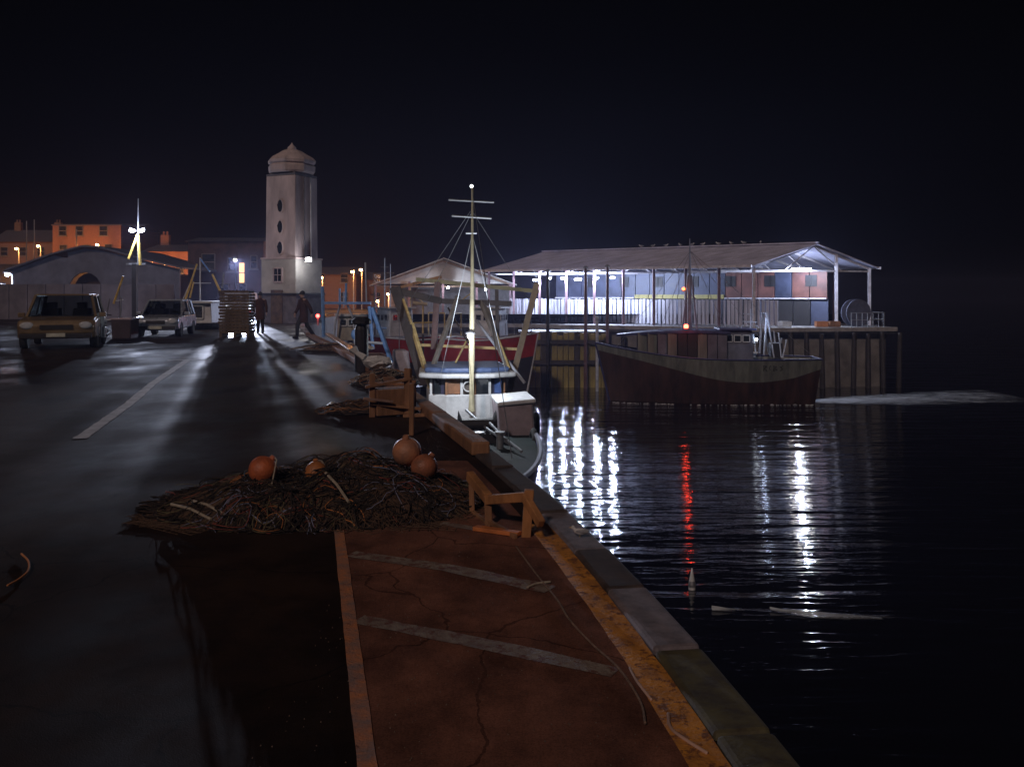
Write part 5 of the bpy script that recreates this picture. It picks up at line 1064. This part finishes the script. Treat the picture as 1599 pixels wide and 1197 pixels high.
# ================================================================== PEOPLE
def person(loc, rz, label, pose, coat, trouser, H=1.72):
    t = thing('person', label, 'person', loc, rz)
    k = H/1.75; J = {}
    def lim(chain, m_, nm, sub=2):
        me = bpy.data.meshes.new(nm); vs = [Vector(p)*k for p, r in chain[0]]; es = list(chain[1]); me.from_pydata(vs, es, []); me.materials.append(m_)
        o = bpy.data.objects.new(nm, me); COL.objects.link(o); o.parent = t
        sk = o.modifiers.new('skin', 'SKIN'); sk.use_smooth_shade = True
        for v, (p, r) in zip(me.skin_vertices[0].data, chain[0]): v.radius = (r*k if not isinstance(r, tuple) else r[0]*k, r*k if not isinstance(r, tuple) else r[1]*k)
        me.skin_vertices[0].data[0].use_root = True
        ss = o.modifiers.new('sub', 'SUBSURF'); ss.levels = sub; ss.render_levels = sub; return o
    hip = .93; P = pose
    V = []; E = []
    def v(p, r, par=None):
        V.append((p, r)); i = len(V)-1
        if par is not None: E.append((par, i))
        return i
    pel = v((0, 0, hip), (.15, .11)); wst = v((0, 0, 1.10), (.145, .105), pel); che = v((0, .01+P['lean']*.3, 1.32), (.18, .12), wst); nk = v((0, P['lean']*.5, 1.50), (.065, .06), che); hd1 = v((0, P['lean']*.55-.02, 1.60), (.08, .09), nk); hd2 = v((0, P['lean']*.6-.02, 1.69), (.078, .092), hd1)
    hands = []
    for sx in (-1, 1):
        sh = v((sx*.17, P['lean']*.4, 1.42), .075, che); el = v((sx*(.24+P['elb'][sx > 0]), P['arm'][sx > 0]*.5+.02, 1.14), .048, sh); wr = v((sx*(.24+P['wri'][sx > 0]), P['arm'][sx > 0], .90+P['up'][sx > 0]), .032, el)
        hand = v((sx*(.24+P['wri'][sx > 0]), P['arm'][sx > 0]-.01, .84+P['up'][sx > 0]), (.034, .022), wr); hands.append((sx, V[hand][0], hand))
        hp = v((sx*.09, 0, hip-.07), .095, pel); kn = v((sx*P['kx'], P['knee'][sx > 0], .50), .062, hp); an = v((sx*P['fx'], P['foot'][sx > 0], .09), .042, kn); toe = v((sx*P['fx'], P['foot'][sx > 0]-.15, .035), (.042, .03), an)
    for sx, h, hi in hands:
        for f in range(4): a = v((h[0], h[1]-.03+f*.018, h[2]-.035), .009, hi); b_ = v((h[0]-sx*.008, h[1]-.032+f*.019, h[2]-.085-.008*(1-abs(f-1.5))), .008, a)
        a = v((h[0]-sx*.015, h[1]-.045, h[2]), .009, hi); v((h[0]-sx*.02, h[1]-.062, h[2]-.04), .008, a)
    lim((V, E), mat('skin', (.42, .26, .2), .6), 'body')
    # coat: lofted shell over trunk with hem, sleeves separate
    mb = MB(); N = 20; rows = [(.60, .20, .155), (.75, .205, .155), (.95, .195, .15), (1.12, .185, .14), (1.30, .215, .15), (1.42, .205, .13), (1.49, .11, .10), (1.53, .085, .085)]
    vs = []; fs = []
    for (z, rx, ry) in rows:
        for i in range(N): a = 2*pi*i/N; yo = P['lean']*.45*max(0, (z-.9)/.6); w2 = 1+.04*sin(5*a+z*9); vs.append((rx*cos(a)*w2*k, (ry*sin(a)*w2+yo)*k, z*k))
    for j in range(len(rows)-1):
        for i in range(N): fs.append((j*N+i, j*N+(i+1) % N, (j+1)*N+(i+1) % N, (j+1)*N+i))
    mb.add(vs, fs); mb.build('coat', coat, t, smooth=True)
    mb = MB()
    for sx in (-1, 1):
        A = [(sx*.17, P['lean']*.4, 1.44), (sx*(.24+P['elb'][sx > 0]), P['arm'][sx > 0]*.5+.02, 1.14), (sx*(.24+P['wri'][sx > 0]), P['arm'][sx > 0], .90+P['up'][sx > 0])]
        mb.tube([Vector(a)*k for a in A], [.088*k, .068*k, .052*k], 10)
    mb.build('sleeves', coat, t, smooth=True)
    mb = MB()
    for sx in (-1, 1):
        mb.tube([Vector((sx*.09, 0, .92))*k, Vector((sx*P['kx'], P['knee'][sx > 0], .50))*k, Vector((sx*P['fx'], P['foot'][sx > 0]+.01, .1))*k], [.105*k, .078*k, .066*k], 10)
    mb.build('trousers', trouser, t, smooth=True)
    mb = MB()
    for sx in (-1, 1):
        mb.ball(Vector((sx*P['fx'], P['foot'][sx > 0]-.06, .055))*k, .06*k, 12, (1, 1, 1)); i0 = len(mb.v)-12*7
        mb.tube([Vector((sx*P['fx'], P['foot'][sx > 0]+.05, .055))*k, Vector((sx*P['fx'], P['foot'][sx > 0]-.16, .045))*k], [.058*k, .05*k], 9)
    mb.build('boots', M_black, t, smooth=True)
    hy = P['lean']*.6-.02
    mb = MB(); mb.ball(Vector((0, hy+.02, 1.69))*k, .107*k, 14, (1, 1, 1.0)); mb.v = [(x, y, max(z, 1.64*k)) for x, y, z in mb.v]; mb.lathe([(.112*k, 1.655*k), (.118*k, 1.665*k), (.112*k, 1.70*k)], 14, (0, (hy+.01)*k, 0)); mb.build('wool_hat', M_black, t, smooth=True)
    mb = MB(); mb.ball(Vector((0, hy-.105, 1.625))*k, .017*k, 8, (1, 1.3, 1.3)); mb.build('nose', mat('skin', (.42, .26, .2), .6), t, smooth=True)
    for sx in (-1, 1): MB().ball(Vector((sx*.03, hy-.09, 1.65))*k, .011*k, 8).build('eye', M_black, t)
    return t
M_coat1 = mat('dark_rust_coat', (.07, .028, .02), .85, 0, .4, 6); M_coat2 = mat('dark_maroon_coat', (.05, .02, .016), .85, 0, .4, 6); M_trs = mat('dark_trousers', (.03, .028, .03), .85)
person(G(407, 520), radians(8), 'person in dark rust coat standing still on the road in front of the lighthouse', dict(lean=0, elb=(.02, .02), wri=(.02, .03), arm=(-.06, -.05), up=(0, 0), kx=.09, fx=.10, knee=(-.02, 0), foot=(0, .03)), M_coat1, M_trs)
person(G(475, 528), radians(-48), 'person in dark maroon coat striding along the quay edge', dict(lean=-.10, elb=(.03, .03), wri=(.03, .03), arm=(-.22, .2), up=(.04, .03), kx=.09, fx=.09, knee=(-.22, .08), foot=(-.24, .36)), M_coat2, M_trs, 1.76)

# ================================================================== HARBOUR MIST
hz = MB().box(((-520+640)/2, (-90+760)/2, (-9.2+14.2)/2), (1160, 850, 23.4)).build('haze', None)
hm = bpy.data.materials.new('harbour_mist'); hm.use_nodes = True; n_ = hm.node_tree.nodes; hm.node_tree.links.clear(); n_.remove(n_['Principled BSDF'])
pv_ = n_.new('ShaderNodeVolumePrincipled'); pv_.inputs['Density'].default_value = 0.0007; pv_.inputs['Color'].default_value = (.60, .62, 1.0, 1); pv_.inputs['Anisotropy'].default_value = 0.45
hm.node_tree.links.new(pv_.outputs[0], n_['Material Output'].inputs['Volume']); hz.data.materials.append(hm); tag(hz, kind='stuff')

rl = thing('red_marker_lamp', 'small red marker lamp on a short post between the striding person and the blue gantry', 'marker lamp', (X(497, 47), 47, 0))
MB().tube([(0, 0, 0), (0, 0, Z(497, 47))], .05, 7).build('post_shaft', M_steel, rl); MB().ball((0, -.05, Z(493, 47)), .10, 10).build('bulb', emit('red_marker', (1, .05, .04), 12), rl)
light((0, -.3, Z(493, 47)), 14, (1, .05, .05), rl, .08)

# ---- tyre fenders, stays and spare masts
tme = MB().tube([(.28*cos(a*pi/10), 0, .28*sin(a*pi/10)) for a in range(21)], .085, 8, False).mesh('tyre_fender', M_rub, True)
for (px, py, dd) in ((642, 655, 26.8), (668, 676, 23.4), (838, 662, 26.2), (834, 690, 23.2)):
    q = Lc(*W(px, py, dd)); inst(tme, 'tyre_fender', ma, q, (0, 0, 0))
mb = MB()
for (a, b_) in ((((738, 300, 26.2)), (800, 716, 18.0)), ((738, 330, 26.2), (668, 470, 29.5)), ((738, 330, 26.2), (828, 470, 29.5)), ((738, 365, 26.2), (690, 580, 27)), ((738, 365, 26.2), (790, 580, 27)), ((640, 470, 29.5), (735, 330, 26.2))):
    mb.tube([Lc(*W(*a)), Lc(*W(*b_))], .010, 4)
tag(mb.build('stays', M_steel, ma), kind='stuff')
mb = MB()
for px in (962, 1020, 1150, 1205, 1262): mb.tube([(gx(1079), 0, gz(392)), (gx(px), 0, gz(545 if px < 1100 else 552))], .014, 4)
tag(mb.build('stays', M_steel, tr), kind='stuff')
for (px, pt, d, lb, wd) in ((601, 403, 66, 'thin bare mast left of the grey shed peak', .09), (610, 412, 67, 'second thin bare mast beside the grey shed eave', .07), (586, 446, 60, 'short pale mast behind the blue crossbar', .08), (624, 470, 58, 'short mast beside the white wheelhouse of the left red boat', .07), (700, 545, 0, '', 0), (1118, 470, 0, '', 0)):
    if d: pole_set('bare_mast', lb, 'mast', (X(px, d), d, WZ), [((X(px, d), d, WZ), W(px, pt, d), wd, M_steel, 'mast_pole'), (W(px-6, pt+14, d), W(px+6, pt+14, d), .035, M_steel, 'crosstree')])

# loose grit and chips on the quay surface
rnd = random.Random(21); mb = MB()
for _ in range(900):
    y = 2.6+9*rnd.random()**1.5; x = rnd.uniform(-1.0, smooth_edge(y)-.4); r = rnd.uniform(.002, .005)
    vs = [(x+r*cos(a*2.09+x)*rnd.uniform(.7, 1.2), y+r*sin(a*2.09+x)*rnd.uniform(.7, 1.2), .005) for a in range(3)]+[(x, y, .006+r)]
    mb.add(vs, [(0, 1, 3), (1, 2, 3), (2, 0, 3)])
tag(mb.build('grit', mat('grit_chips', (.17, .12, .09), .9, 0, .6, 40)), 'loose grit and chips scattered over the near quay surface', 'grit', kind='stuff')
